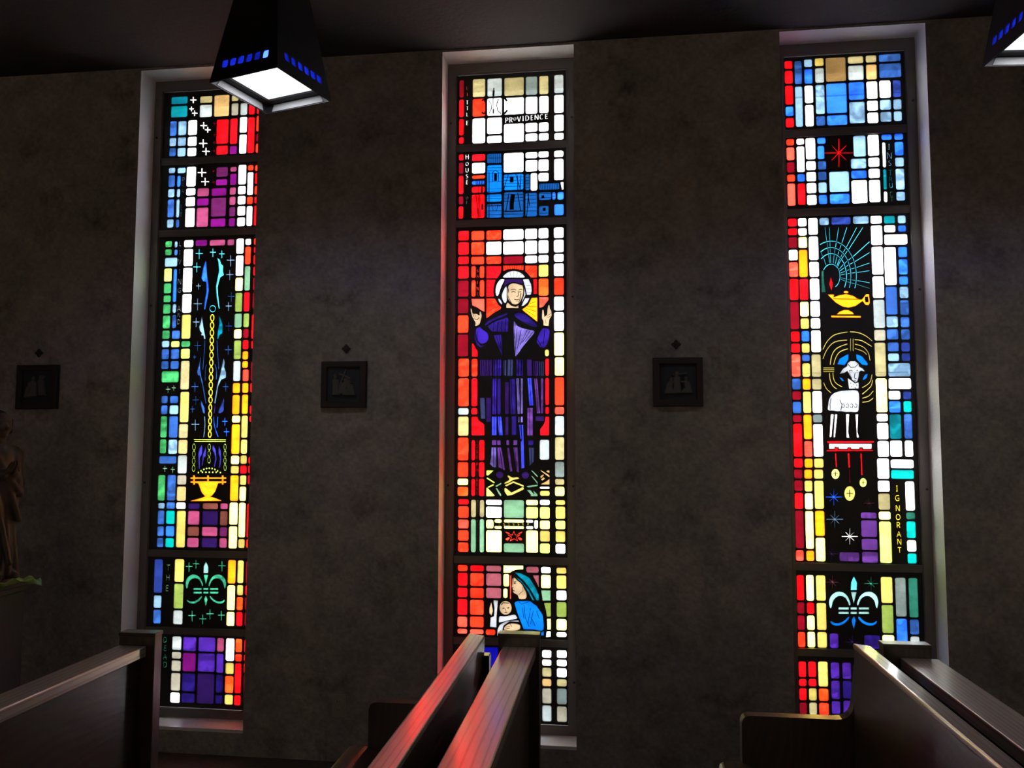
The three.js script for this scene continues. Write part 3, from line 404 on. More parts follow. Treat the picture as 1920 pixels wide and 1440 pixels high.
l 27 6 3772 12 -375;l 27 76 3771 15 -368;l 27 202 3776 19 -283;l 27 269 3775 27 -370;l 27 205 3459 0 -287;l 27 -176 3368 0 -194;l 27 -122 3368 9 -194;
l 27 -180 3040 0 -206;l 27 45 3041 22 -237;l 27 -116 3036 33 -233;l 27 221 3037 2 -179;l 46 34 1634 28 5;l 46 37 1619 20 4;l 25 21 1579 13 -1;
l 46 26 1545 19 0;l 25 88 1505 49 42 -7 41;l 25 38 1676 -10 -35;l 28 91 1436 28 -29 81 30;l 28 144 1397 14 -123 42 -94;l 28 214 1371 -28 -165;
l 28 242 1345 -28 -138;l 28 277 1346 28 -81;l 28 130 1369 14 -109;l 28 221 1276 42 -88;l 46 -95 1397 21 21 63 -1;l 46 -81 1363 21 1;l 46 -32 1364 24 4;
l 25 -50 1357 4 -20;l 46 -60 1320 28 1;l 25 -53 1165 50 15;l 25 -60 1147 57 13;l 25 -3 1208 21 -34;`;
const PANES_3 = `
rr -295 3509 -255 3553;rr -295 3429 -255 3499;rr -295 3316 -255 3419;rL -295 3254 -255 3306;rr -295 3193 -255 3244;rb -245 3423 -208 3550;
rl -245 3194 -208 3412;rl -196 3513 -155 3555;rL -196 3423 -155 3503;rW -196 3319 -155 3413;rW -196 3194 -155 3309;ry -142 3515 -97 3558;
rx -142 3425 -97 3505;rl -142 3257 -97 3415;rb -142 3195 -97 3247;rU -88 3428 13 3557;rL -88 3258 13 3418;rL -88 3194 13 3248;rk 24 3518 101 3557;
rx 24 3429 101 3508;rL 24 3324 101 3419;rl 24 3199 101 3314;rk 113 3519 166 3558;rn 113 3428 166 3509;rW 113 3325 166 3418;rW 113 3262 166 3315;
rW 113 3196 166 3252;rb 178 3519 286 3559;rb 178 3433 286 3509;rW 176 3327 231 3419;rl 176 3263 231 3317;rl 176 3200 231 3253;rq 242 3327 282 3419;
rl 242 3262 282 3317;rl 242 3201 282 3253;rO -295 3097 -256 3131;rs -295 3018 -256 3087;rR -295 2951 -256 3008;rO -295 2904 -256 2941;
rs -295 2776 -256 2894;rW -244 3099 -206 3131;rW -244 2953 -206 3089;rL -244 2902 -206 2943;rr -244 2779 -206 2892;rW -198 3018 -151 3132;
rW -198 2961 -151 3008;rW -198 2902 -151 2951;rW -198 2839 -151 2893;rW -198 2777 -151 2829;rL -140 3098 -98 3131;rL -140 3017 -106 3088;
rb -140 2961 -98 3007;rb -140 2904 -98 2951;rl -140 2838 -98 2894;rL -140 2779 -98 2828;
pr -67 6245 8 -1 -3 -139 70 67 4 -5 -67 -70 130 -6 -1 -9 -129 5 63 -75 -5 -5 -65 72 -5 -138 -8 0 3 139 -70 -67 -4 5 67 70 -131 6 1 9 130 -5 -63 76 4 4 66 -73;
rl -85 2840 13 2948;rL -85 2778 13 2830;rl 39 3022 100 3133;rl 24 2959 100 3012;rL 24 2907 100 2949;rw 24 2777 100 2897;rW 110 3023 164 3134;
rW 110 2965 164 3013;rW 110 2906 164 2955;rW 110 2780 164 2896;rL 178 3104 229 3133;rw 181 2960 196 3091;rt 181 2843 197 2951;rw 181 2778 197 2833;
tl I 214 3068 36;tl N 214 3021 40;tl S 215 2981 32;tt T 216 2931 34;tt R 216 2896 30;tQ U 217 2864 30;tA C 217 2819 30;tA T 218 2791 27;
rL 241 3102 284 3135;rL 241 3019 284 3092;rl 241 2961 284 3009;rl 241 2840 284 2951;rl 241 2783 284 2830;rr -296 2667 -252 2708;rr -296 2620 -252 2657;
rR -296 2553 -252 2610;rW -296 2489 -252 2543;rs -296 2402 -252 2479;rr -296 2282 -252 2392;rR -296 2129 -252 2272;rW -246 2666 -204 2708;
rW -246 2618 -204 2656;rc -246 2552 -204 2609;rY -246 2400 -204 2542;rr -246 2281 -204 2390;rc -246 2195 -204 2271;ry -246 2131 -204 2186;
rW -195 2620 -149 2707;rW -195 2488 -149 2610;rW -195 2400 -149 2478;rW -195 2282 -149 2390;rW -195 2194 -149 2273;rW -195 2132 -149 2185;
rw -195 2011 -149 2122;rl -140 2668 -93 2707;rq -81 2668 15 2708;rl 26 2669 103 2709;rW 112 2668 167 2708;rW 112 2557 167 2658;rW 112 2404 167 2547;
rW 112 2284 167 2394;rx 112 2130 167 2275;re 112 2065 167 2121;rt 177 2666 231 2706;rW 177 2621 231 2657;rW 176 2556 287 2609;rW 173 2349 229 2544;
rb 173 2197 229 2340;rl 173 2132 229 2188;rb 173 2070 229 2122;rl 244 2665 283 2706;rL 244 2622 283 2655;rL 241 2490 284 2544;rL 241 2401 284 2480;
rL 241 2349 284 2391;rl 241 2280 284 2339;rb 241 2194 284 2270;rb 241 2131 284 2184;rb 241 2068 284 2121;
pQ -249 4864 9 17 10 14 12 12 13 8 13 6 14 2 14 -2 13 -4 13 -8 11 -11 11 -13 8 -16 7 -18 4 -20 2 -20 0 -20 -3 -21 -5 -19 -7 -18 -10 -15 -10 -14 -13 -11 5 -6 13 12 12 14 9 17 8 19 5 20 3 21 1 21 -3 22 -4 20 -7 19 -9 17 -11 15 -13 11 -14 9 -15 5 -15 2 -16 -3 -15 -6 -14 -9 -12 -12 -11 -16 -9 -17;
pQ -271 4979 16 18 17 14 18 11 18 7 19 4 18 0 19 -4 18 -8 17 -11 16 -14 15 -18 13 -21 12 -23 9 -25 7 -27 5 -28 3 -29 0 -30 -2 -30 -5 -28 -7 -28 -9 -27 7 -2 9 27 8 28 4 30 3 30 0 30 -3 30 -5 29 -8 28 -9 26 -12 24 -14 21 -16 18 -17 16 -18 11 -19 8 -20 5 -20 0 -20 -4 -20 -8 -18 -11 -18 -15 -16 -18;
pQ -275 5052 20 16 20 13 22 9 22 5 22 1 22 -3 21 -6 21 -11 20 -14 19 -18 17 -21 15 -25 14 -26 11 -30 9 -31 7 -32 3 -34 2 -34 -1 -35 -4 -33 -6 -34 -9 -32 7 -2 9 33 6 33 4 35 1 35 -1 35 -4 34 -7 33 -9 32 -11 30 -14 28 -16 24 -18 22 -19 19 -21 15 -22 11 -23 7 -23 3 -23 -1 -23 -5 -23 -9 -22 -14 -20 -17;
pQ -277 5130 25 15 26 10 26 7 26 2 26 -2 26 -6 25 -11 25 -14 23 -18 21 -22 20 -25 18 -28 15 -31 14 -33 11 -35 8 -37 5 -38 2 -39 0 -39 -3 -38 -6 -38 -9 -38 7 -1 9 37 6 39 4 39 0 40 -3 39 -5 38 -8 38 -11 36 -14 34 -16 31 -18 29 -20 26 -22 22 -24 19 -26 15 -26 10 -27 7 -27 2 -28 -2 -27 -7 -26 -11 -26 -15;
pQ -223 4918 -23 79 -6 -2 23 -79;pQ -255 5012 -13 39 -5 -2 12 -39;pQ -188 4934 -6 92 -6 -1 6 -91;pQ -197 5043 -3 45 -6 0 3 -45;
pQ -203 5106 -5 49 -6 -1 6 -49;pQ -210 5173 -14 142 -5 0 13 -143;pQ -177 4936 0 92 -6 0 0 -92;pQ -177 5046 0 45 -6 0 0 -45;
pQ -178 5109 0 50 -6 0 0 -50;pQ -179 5177 -1 136 -6 0 1 -136;pQ -152 4932 12 90 -5 1 -13 -90;pQ -136 5039 7 44 -6 1 -6 -44;
pQ -125 5101 9 48 -6 1 -9 -48;pQ -112 5166 24 144 -5 1 -25 -144;pQ -133 4922 21 84 -5 2 -22 -84;pQ -104 5022 11 41 -5 2 -12 -41;
pQ -86 5079 17 45 -6 2 -16 -45;pQ -62 5140 56 167 -6 2 -55 -167;pQ -116 4907 29 74 -5 3 -30 -74;pQ -76 4995 16 36 -5 3 -16 -36;
pQ -50 5046 23 39 -5 3 -23 -39;pQ -17 5099 108 204 -5 3 -108 -204;pQ -109 4898 33 68 -5 3 -33 -68;pQ -64 4979 18 33 -5 3 -18 -33;
pQ -34 5024 25 36 -4 4 -26 -36;pQ 3 5073 148 228 -5 3 -147 -227;pQ -94 4871 41 49 -4 4 -41 -50;pQ -39 4929 23 24 -4 4 -23 -24;
pQ -2 4962 31 26 -3 5 -32 -26;pQ 44 4997 167 151 -4 5 -167 -151;pQ -88 4851 44 37 -3 4 -44 -36;pQ -28 4895 24 17 -3 5 -24 -18;
pQ 11 4919 34 19 -2 5 -34 -19;pQ 61 4945 146 90 -3 5 -146 -90;pQ -83 4829 46 21 -2 5 -47 -21;pQ -21 4854 25 10 -2 6 -25 -11;
pQ 21 4868 36 11 -2 6 -36 -11;pQ 73 4883 130 44 -1 5 -130 -44;pQ -82 4810 47 9 -1 6 -47 -9;pQ -18 4820 25 4 -1 6 -25 -4;pQ 24 4826 37 4 -1 6 -37 -4;
pQ 78 4831 123 16 -1 6 -123 -16;pQ -85 4780 47 -12 1 5 -46 13;pQ -21 4765 25 -6 1 6 -25 6;pQ 21 4756 36 -7 1 6 -36 7;pQ 74 4747 122 -25 1 6 -122 25;
pQ -87 4766 45 -21 3 5 -46 22;pQ -25 4740 24 -11 3 6 -25 11;pQ 16 4725 35 -12 2 6 -35 12;pQ 68 4709 126 -46 2 5 -126 46;
pr -181 4800 18 -74 -16 -77 -20 68;pF -272 4863 21 -7 1 -48 2 -70 13 -98 -42 -5;
pY -219 4613 66 -2 -10 -30 55 20 71 13 70 -20 37 -30 47 -9 43 54 26 0 7 -90 -17 -25 -28 6 -27 39 -72 -51 -66 -14 -56 11 -65 41 -46 49;
pY -13 4633 -3 -6 -9 -5 -12 -1 -11 2 -9 4 -3 7 4 6 8 5 12 1 12 -2 8 -5;pY -132 4407 29 27 48 17 37 -3 37 -22 18 -22;pY -189 4394 290 -9 -1 -17 -289 8;
rr -295 2065 -252 2119;rr -295 2009 -252 2056;rs -295 1886 -252 2000;rb -295 1820 -252 1876;rR -295 1767 -252 1811;rb -295 1699 -252 1757;
rR -295 1654 -252 1690;rr -295 1478 -252 1645;rr -295 1424 -252 1469;rL -243 2066 -204 2120;ry -243 2008 -204 2056;rb -243 1964 -204 1998;
ry -243 1884 -204 1954;rY -243 1819 -204 1875;ry -243 1700 -204 1809;rY -243 1567 -204 1691;rs -243 1478 -204 1557;rY -243 1423 -204 1468;
rk -197 1884 -151 1999;rk -197 1819 -151 1874;rw -197 1701 -151 1810;rE -197 1652 -151 1692;rw -197 1479 -151 1643;ry -197 1423 -151 1469;
rk 112 1883 165 2055;rc 112 1703 165 1873;rW 112 1657 165 1694;rW 112 1567 165 1648;rW 112 1479 165 1558;rb 175 2009 229 2055;rl 175 1960 229 1999;
rl 174 1882 281 1949;rW 174 1819 281 1873;rw 172 1767 228 1809;rL 172 1701 228 1758;rt 172 1569 228 1692;rw 172 1480 228 1560;rq 240 2008 282 2054;
rq 240 1960 282 1999;rq 241 1767 280 1807;ra 241 1702 280 1758;rb 241 1570 280 1693;rw 241 1480 280 1560;
py -274 4046 10 22 15 32 19 29 21 24 25 23 29 17 42 13 47 8 33 5 -1 9 -34 -5 -47 -9 -43 -12 -31 -19 -26 -24 -22 -25 -19 -30 -16 -32 -10 -22;
py -277 3948 9 24 14 35 17 33 21 30 25 28 30 20 42 11 47 5 35 2 -1 9 -34 -2 -49 -5 -44 -11 -32 -23 -25 -29 -22 -30 -18 -34 -14 -36 -9 -24;
py -207 3889 4 26 6 37 9 34 12 26 16 23 21 20 34 18 39 14 29 10 -3 8 -28 -10 -41 -14 -34 -18 -23 -22 -17 -24 -13 -28 -10 -35 -6 -38 -4 -26;
py -174 3888 5 18 7 25 9 25 11 22 13 22 17 17 27 14 30 10 23 6 -3 9 -22 -7 -31 -10 -28 -14 -19 -20 -14 -22 -12 -24 -9 -25 -7 -26 -5 -18;
py -10 4221 21 -2 29 -2 28 -6 25 -9 25 -12 23 -14 23 -18 21 -20 14 -14 6 6 -15 15 -21 20 -23 19 -24 14 -25 13 -26 9 -30 6 -30 2 -21 1;
py 32 4138 18 -1 25 -2 28 -8 32 -18 36 -25 24 -17 5 7 -25 18 -35 24 -34 20 -29 8 -27 2 -18 1;
py 32 4094 22 -6 30 -10 26 -12 19 -17 16 -21 13 -22 8 -27 4 -30 3 -21 8 2 -3 21 -4 30 -9 29 -13 23 -17 22 -21 18 -27 14 -31 9 -21 6;
py 31 4049 22 -7 30 -11 26 -11 15 -12 12 -13 8 -10 6 6 -8 10 -12 14 -17 13 -27 12 -30 10 -22 8;
py -226 3803 1 -17 2 -26 3 -24 6 -22 7 -20 10 -19 14 -16 17 -13 11 -9 5 7 -11 9 -16 12 -13 15 -9 17 -7 20 -5 21 -4 23 -1 25 -1 18;
py -192 3809 1 -17 2 -24 3 -23 7 -19 8 -17 13 -15 18 -14 22 -13 16 -8 4 8 -16 8 -21 12 -18 13 -11 14 -8 16 -5 17 -4 22 -1 24 -1 17;
py -284 3706 5 -16 9 -22 11 -22 16 -19 18 -17 12 -12 6 7 -12 11 -18 17 -15 18 -10 21 -9 22 -5 15;
py 188 3788 -4 -19 -6 -26 -7 -22 -10 -15 -12 -12 -13 -10 -16 -11 -17 -9 -12 -6 3 -8 12 6 18 10 16 11 14 11 13 12 11 17 8 24 6 26 4 19;
py 191 3734 -2 -17 -5 -25 -11 -24 -26 -28 -34 -28 -25 -21 5 -7 25 21 34 29 28 29 12 27 5 25 2 18;
py 196 3624 -11 -14 -16 -20 -18 -17 -21 -10 -24 -8 -18 -5 3 -8 17 5 24 8 24 11 19 18 16 20 12 14;
py 195 3553 -11 -9 -16 -13 -18 -11 -21 -5 -24 -2 -17 -2 1 -9 17 2 24 3 23 5 19 11 17 14 11 10;py -10 4156 -3 -128 7 0 4 128;
py 15 4155 -3 -128 7 0 4 128;py -281 3854 109 -1 0 8 -109 1;py -282 3836 109 -1 1 8 -109 1;py -282 3817 109 -1 0 8 -109 1;
pX -141 3895 25 57 86 46 -2 -57 -22 -31 -17 -27;pX 45 3997 55 -24 56 -75 -8 -18 -51 7 -52 58;pX -130 3764 31 -11 22 -35 -23 6;
pX 152 3794 -12 -41 -40 -27 1 18 21 41;
pZ -42 3902 28 22 47 0 32 -28 7 -29 34 -20 19 -30 -40 11 -16 -15 -6 -49 -15 -45 -21 -12 -31 30 -26 57 -18 32 -30 -22 -42 -6 29 46 43 29;
pZ -45 3753 43 -32 29 -25 34 15 -2 -65 -94 -3;
sZ -172 3607 57 15 75 6 56 3 41 -11 6 -71 -7 -78 -5 -58 -32 -8 -47 6 -47 -4 -46 12 -37 -4 -38 10 -37 -2 -17 10 9 49 6 49 25 47;
pw -218 3384 28 0 -18 -127 -11 -97 -16 -5;pw -178 3384 22 0 -16 -127 -12 -102 -13 0;pw -71 3384 30 0 -15 -175 10 -59 -24 0;
pw 21 3383 25 0 -12 -174 13 -57 -19 0;pr -260 3115 448 -1 0 -14 -448 -4;
pW -242 3086 409 -1 -4 -48 -81 1 1 16 -36 0 0 -16 -78 0 1 16 -38 -1 0 -15 -82 0 1 15 -43 6 -1 -21 -50 0;
pr -267 3024 80 2 0 23 26 -4 0 -19 99 0 1 20 23 0 -1 -20 91 1 1 19 22 0 -1 -19 105 -2 0 -9 -446 -4;rs -296 957 -259 1010;rR -296 1368 -255 1414;
rR -296 1305 -255 1359;rr -296 1216 -255 1296;rR -296 1019 -255 1207;rY -246 1368 -208 1413;ry -246 1303 -208 1358;rc -246 1214 -208 1294;
rc -246 1017 -208 1205;rY -246 957 -208 1008;ry -199 1368 -154 1414;ry -199 1217 -154 1358;rY -199 1082 -154 1207;rc -199 957 -154 1073;
rW 107 1370 163 1471;rW 107 1306 163 1360;rk 107 1216 163 1297;rc 107 1168 163 1207;rH 107 955 163 1158;rw 171 1423 280 1465;ra 171 1370 280 1414;
rw 236 1214 279 1357;rF 236 1170 279 1205;ra 236 1078 279 1161;rw 236 1013 279 1068;ra 236 954 279 1004;rz 21 1172 97 1202;rz 21 1081 97 1163;
rz 21 1017 97 1072;rz 21 954 97 1008;rz -87 959 9 1004;pr -189 2989 4 -137 12 0 -4 138;pr -66 2989 4 -139 15 1 -4 139;pr 57 2990 1 -216 12 1 -1 215;
pR -57 2833 0 -135 7 1 -1 135;pH -150 2785 -4 -20 -9 -16 -13 -11 -15 -4 -14 4 -13 11 -8 16 -2 19 3 19 9 17 13 11 15 4 15 -4 12 -11 8 -16;
pH 108 2700 -3 -17 -8 -14 -11 -10 -13 -4 -13 4 -11 9 -7 14 -2 17 3 17 8 15 11 9 14 4 13 -3 10 -10 7 -14;
py -6 2591 -5 -28 -12 -24 -17 -16 -20 -6 -20 5 -16 16 -11 24 -3 28 5 29 12 24 17 16 20 6 20 -6 16 -15 11 -24;
pL -212 2635 4 0 -1 -75 39 38 2 -3 -37 -39 73 0 -1 -5 -73 -1 36 -39 -3 -3 -37 38 -2 -76 -5 0 2 76 -39 -38 -3 2 38 40 -73 0 0 4 73 2 -35 39 2 2 37 -37;
pp 122 2551 3 0 -1 -50 25 25 2 -2 -25 -26 48 0 0 -3 -48 -1 23 -26 -1 -1 -25 24 -1 -50 -3 0 1 50 -26 -25 -2 2 25 26 -48 0 0 3 48 1 -23 26 2 1 24 -24;
pl -209 2416 5 0 -2 -77 40 39 3 -2 -39 -41 75 1 0 -5 -75 -2 36 -39 -2 -3 -38 38 -3 -77 -4 0 1 77 -40 -39 -2 2 38 41 -75 -1 1 5 74 2 -36 40 3 2 38 -38;
pW -69 2244 4 0 -1 -73 38 37 2 -2 -37 -39 71 1 0 -5 -71 -2 35 -37 -3 -2 -36 35 -2 -72 -5 -1 2 73 -38 -37 -2 3 36 38 -70 -1 0 5 71 2 -35 37 3 3 35 -36;
pz -248 2047 4 0 -1 -53 27 27 2 -1 -27 -28 52 0 -1 -3 -51 -1 25 -27 -2 -2 -26 26 -1 -53 -4 0 1 53 -27 -27 -2 1 27 28 -52 0 1 3 51 1 -25 27 2 2 26 -26;
tK I 197 1322 33;tK G 197 1275 33;tK N 198 1225 33;tK O 198 1181 33;tK R 199 1142 33;tK A 199 1097 33;tK N 200 1060 33;tK T 200 1019 33;
rr -296 761 -261 886;rR -296 696 -261 752;rR -296 615 -261 687;rO -296 532 -261 606;rc -250 761 -214 887;rr -250 697 -214 752;rc -250 617 -214 688;
rc -250 532 -214 608;ry -203 762 -157 887;ry -203 618 -157 752;ry -203 532 -157 609;rv -144 532 -102 604;rN 20 535 96 601;ry 106 759 161 886;
rh 106 613 161 750;rc 106 538 161 604;rE 173 695 224 884;rL 173 540 224 685;rF 236 692 279 884;rb 236 610 279 683;rx 236 542 279 601;
pQ -42 1770 29 -59 -4 -73 -57 -2 5 74;pd -72 1618 54 1 -32 -119;
sd 173 1461 16 66 -19 64 -52 36 -59 -6 -48 -39 -30 -67 0 -28 16 0 5 28 28 48 40 20 42 -6 36 -39 12 -70;
sX 163 1346 -31 -27 -51 -1 -46 22 -41 46 -8 -24 41 -46 53 -24 51 4 36 26;pd -4 1468 99 3 -1 -21 -98 -3;pd -5 1426 98 2 0 -21 -98 -3;
sd -277 1449 -12 66 23 64 55 40 59 -3 46 -37 26 -66 0 -28 -17 -1 -4 29 -24 46 -40 18 -42 -8 -39 -41 -16 -72;
sX -273 1333 30 -25 52 1 48 25 43 49 7 -24 -44 -48 -55 -28 -51 1 -35 25;pd -97 1466 -99 -3 -1 -21 99 2;pd -99 1423 -98 -3 -1 -21 99 3;
pd -81 1466 61 2 -1 -22 -61 -1;pd -82 1423 61 2 -1 -21 -61 -2;pX -53 1384 20 -44 -24 -90 -18 89;
pP -249 1775 4 0 -1 -59 30 30 2 -2 -29 -31 57 1 0 -4 -57 -2 27 -30 -2 -2 -29 29 -1 -59 -4 0 1 59 -30 -30 -2 2 29 31 -57 -1 0 4 57 2 -28 29 2 3 29 -29;
pA 119 1773 5 0 -2 -63 33 32 2 -2 -32 -34 61 2 0 -5 -61 -1 30 -32 -3 -3 -30 31 -3 -63 -4 0 2 63 -33 -32 -2 2 32 33 -61 -1 0 4 61 2 -30 32 2 3 31 -31;
pv -75 1193 4 1 -1 -59 30 30 2 -1 -29 -32 56 2 0 -4 -56 -2 27 -29 -2 -2 -29 28 -1 -58 -4 0 1 58 -30 -30 -2 2 29 31 -56 -2 0 4 56 2 -27 29 2 2 28 -28;
rr -296 386 -261 462;rr -296 342 -261 377;rr -296 273 -261 332;rR -296 206 -261 263;rr -250 388 -213 463;rr -250 343 -213 379;ry -250 274 -213 334;
rk -250 205 -213 265;ry -203 343 -157 465;ro -203 274 -157 334;rO -203 207 -157 265;rv -143 384 -102 463;rv -143 285 -102 375;rv -143 214 -102 276;
rv -88 385 -46 464;rN -88 290 -46 376;rv -88 216 -46 281;rv -26 388 30 464;rN -26 293 30 379;rv -26 219 30 284;ry 52 353 94 467;rh 52 222 94 344;
rL 108 393 158 469;rb 108 299 158 384;rL 108 225 158 290;rl 174 358 218 471;rL 174 228 218 349;rF 235 398 279 473;rb 235 230 279 389;
l 33 -165 4567 282 -12;l 163 161 4583 3 -59;l 72 143 4552 34 -1;l 33 -38 3897 23 -34 46 1 29 29;l 36 -30 3825 23 8 11 -10;l 31 42 3828 17 2;
l 33 28 3803 -9 -49 9 -11 12 9;l 33 14 3725 21 -2;l 18 -26 3804 21 -59;l 33 -127 3530 19 -49 -13 -56;l 33 -211 3550 -13 -58 0 -61;
l 33 -107 3483 11 10 11 -14 -6 -25 -15 -4 -3 16;l 33 -65 3483 11 10 11 -14 -6 -25 -15 -4 -3 16;l 33 -23 3483 11 10 11 -14 -6 -25 -15 -4 -3 15;
l 33 17 3483 11 9 11 -13 -6 -25 -15 -4 -3 15;l 33 -20 3706 7 -12;l 33 8 3691 7 -12;l 33 36 3686 7 -12;l 33 -11 3671 7 -11;l 33 21 3657 7 -12;
l 41 -189 2809 -1 -50;l 41 -213 2784 47 0;l 41 75 2722 -1 -44;l 41 54 2699 41 1;l 41 -57 2628 -2 -74;l 41 -89 2591 62 0;`;
const WINDOW_X = [-1.733, -0.002, 1.744], ZG = -0.16;
const RAILS = [3.57, 3.157, 2.736, 0.93, 0.51, 0.103];
const OPEN = { half: 0.351, bottom: 0.036, top: 3.634 };
const V2 = (x, y) => new THREE.Vector2(x, y);
function roundRect(x0, y0, x1, y1, r) {
  r = Math.min(r, (x1 - x0) / 2.2, (y1 - y0) / 2.2);
  const pts = [];
  for (const [cx, cy, a] of [[x1 - r, y0 + r, -90], [x1 - r, y1 - r, 0], [x0 + r, y1 - r, 90], [x0 + r, y0 + r, 180]])
    for (const t of [0, 45, 90]) { const q = (a + t) * Math.PI / 180; pts.push(V2(cx + r * Math.cos(q), cy + r * Math.sin(q))); }
  return pts;
}
const area = (p) => THREE.ShapeUtils.area(p);
function deltas(t, at, k) { let x = t[at] * k, y = t[at + 1] * k; const p = [V2(x, y)]; for (let i = at + 2; i < t.length; i += 2) { x += t[i] * k; y += t[i + 1] * k; p.push(V2(x, y)); } return p; }
function inset(p, d) {     // offset of a closed outline along its bisectors
  const s = area(p) > 0 ? 1 : -1, n = p.length;
  return p.map((q, i) => { const a = p[(i + n - 1) % n], b = p[(i + 1) % n], u = q.clone().sub(a).normalize(), v = b.clone().sub(q).normalize(); const m = V2(-(u.y + v.y), u.x + v.x); const l = Math.max(0.35, m.length() / 2); m.normalize(); return V2(q.x + m.x * d * s / l, q.y + m.y * d * s / l); });
}
const chaikin = (p) => p.flatMap((q, i) => { const r = p[(i + 1) % p.length]; return [q.clone().lerp(r, 0.22), q.clone().lerp(r, 0.78)]; });   // rounds an outline's corners
function strip(p, w) {     // open polyline to outline
  const L = [], R = [];
  p.forEach((q, i) => { const a = p[Math.max(0, i - 1)], b = p[Math.min(p.length - 1, i + 1)], d = b.clone().sub(a).normalize(); L.push(V2(q.x - d.y * w / 2, q.y + d.x * w / 2)); R.push(V2(q.x + d.y * w / 2, q.y - d.x * w / 2)); });
  return L.concat(R.reverse());
}
const slab = (shape, z0, z1, seg = 4) => { const g = new THREE.ExtrudeGeometry(shape, { depth: z1 - z0, bevelEnabled: false, curveSegments: seg }); g.translate(0, 0, z0); return g; };
function buildWindow(n, text, label) {
  const w = group(`window_${n}`, WINDOW_X[n - 1], 0, ZG);
  structure(w, label);
  // metal frame with an inner bead and screws, rails between the lights
  const fs = new THREE.Shape([V2(-OPEN.half, 0.05), V2(OPEN.half, 0.05), V2(OPEN.half, OPEN.top), V2(-OPEN.half, OPEN.top)]);
  fs.holes.push(new THREE.Path([V2(-0.301, 0.1), V2(-0.301, 3.572), V2(0.301, 3.572), V2(0.301, 0.1)]));
  add('window_frame', slab(fs, -0.014, 0.016), M.frame, w);
  const bs = new THREE.Shape([V2(-0.312, 0.089), V2(0.312, 0.089), V2(0.312, 3.583), V2(-0.312, 3.583)]);
  bs.holes.push(new THREE.Path([V2(-0.3035, 0.0975), V2(-0.3035, 3.5745), V2(0.3035, 3.5745), V2(0.3035, 0.0975)]));
  add('frame_bead', slab(bs, 0.016, 0.021), M.frame, w);
  for (let k = 1; k < 5; k++) add('cross_bar', merged([box(-0.301, RAILS[k] - 0.019, -0.03, 0.301, RAILS[k] + 0.019, 0.012, 'x'), box(-0.301, RAILS[k] + 0.012, 0.012, 0.301, RAILS[k] + 0.019, 0.018, 'x')]), M.frame, w);
  for (const s of [-1, 1]) for (const y of [0.32, 1.32, 2.32, 3.3]) { const c = new THREE.CylinderGeometry(0.006, 0.006, 0.006, 10); c.rotateX(Math.PI / 2); c.translate(s * 0.333, y, 0.018); add('screw', c, M.lead, w); }
  if (n === 1) { const lv = box(-0.05, -0.005, -0.004, 0.05, 0.005, 0.004, 'x', 0.002); lv.rotateZ(0.45); lv.translate(0.24, 0.083, 0.025); add('latch', lv, M.frame, w); }
  add('window_sill', box(-OPEN.half, 0.0362, -0.12 - ZG - 0.16 + 0.03, OPEN.half, 0.052, 0.1598, 'x'), M.sill, w);
  // sections of leaded glass
  const sections = [];
  for (let k = 0; k < 5; k++) {
    const lo = RAILS[k + 1] + (k < 4 ? 0.0185 : -0.002), hi = RAILS[k] - (k > 0 ? 0.0185 : -0.001);
    sections.push({ lo, hi, holes: [], islands: [], panes: [], lines: [], letters: new Map(), chains: new Map() });
  }
  const at = (y) => sections.find((s) => y >= s.lo - 0.022 && y <= s.hi + 0.022) ?? sections[4];
  for (const item of text.split(/[;\n]+/).map((s) => s.trim()).filter(Boolean)) {
    const kind = item[0], hue = item[1], t = item.slice(2).trim().split(/\s+/).map((q) => (isNaN(+q) ? q : +q));
    if (kind === 'r') {
      const [x0, y0, x1, y1] = t.map((q) => q / 1000), s = at((y0 + y1) / 2), p = roundRect(x0, y0, x1, y1, 0.0085);
      s.holes.push(p); s.panes.push(['glass_pane', hue, p]);
    } else if (kind === 'p' || kind === 's') {
      const p = kind === 's' ? chaikin(chaikin(deltas(t, 0, 0.0005))) : deltas(t, 0, 0.0005), s = at(p.reduce((a, q) => a + q.y, 0) / p.length);
      s.holes.push(p); s.panes.push(['glass_piece', hue, p]);
    } else if (kind === 'o') {
      const p = deltas(t, 1, 0.0005), s = at(p[0].y), wd = t[0] / 10000, o = inset(p, -wd / 2), i = inset(p, wd / 2);
      s.holes.push(o); s.islands.push(new THREE.Shape(i));
      if (!s.chains.has(hue)) s.chains.set(hue, []);
      const sh = new THREE.Shape(o); sh.holes.push(new THREE.Path(i)); s.chains.get(hue).push(sh);
    } else if (kind === 't') {
      const [ch, x, y, h] = t, s = at(y / 1000), shapes = font.generateShapes(String(ch), h / 1000 / 1.0), all = shapes.flatMap((q) => q.extractPoints(3).shape);
      const bb = new THREE.Box2().setFromPoints(all), sc = (h / 1000) * 0.86 / (bb.max.y - bb.min.y), sx = sc * 0.92, c = bb.getCenter(V2(0, 0)), move = (q) => V2((q.x - c.x) * sx + x / 1000, (q.y - c.y) * sc + y / 1000);
      if (!s.letters.has(hue)) s.letters.set(hue, []);
      for (const q of shapes) {
        const e = q.extractPoints(3), out = e.shape.map(move), sh = new THREE.Shape(out);
        s.holes.push(out);
        for (const hl of e.holes) { const g = hl.map(move); s.islands.push(new THREE.Shape(g)); sh.holes.push(new THREE.Path(g)); }
        s.letters.get(hue).push(sh);
      }
    } else if (kind === 'l') {
      const q = item.slice(1).trim().split(/\s+/).map(Number), p = deltas(q, 1, 0.0005);
      at(p[0].y).lines.push(new THREE.Shape(strip(p, q[0] / 10000)));
    }
  }
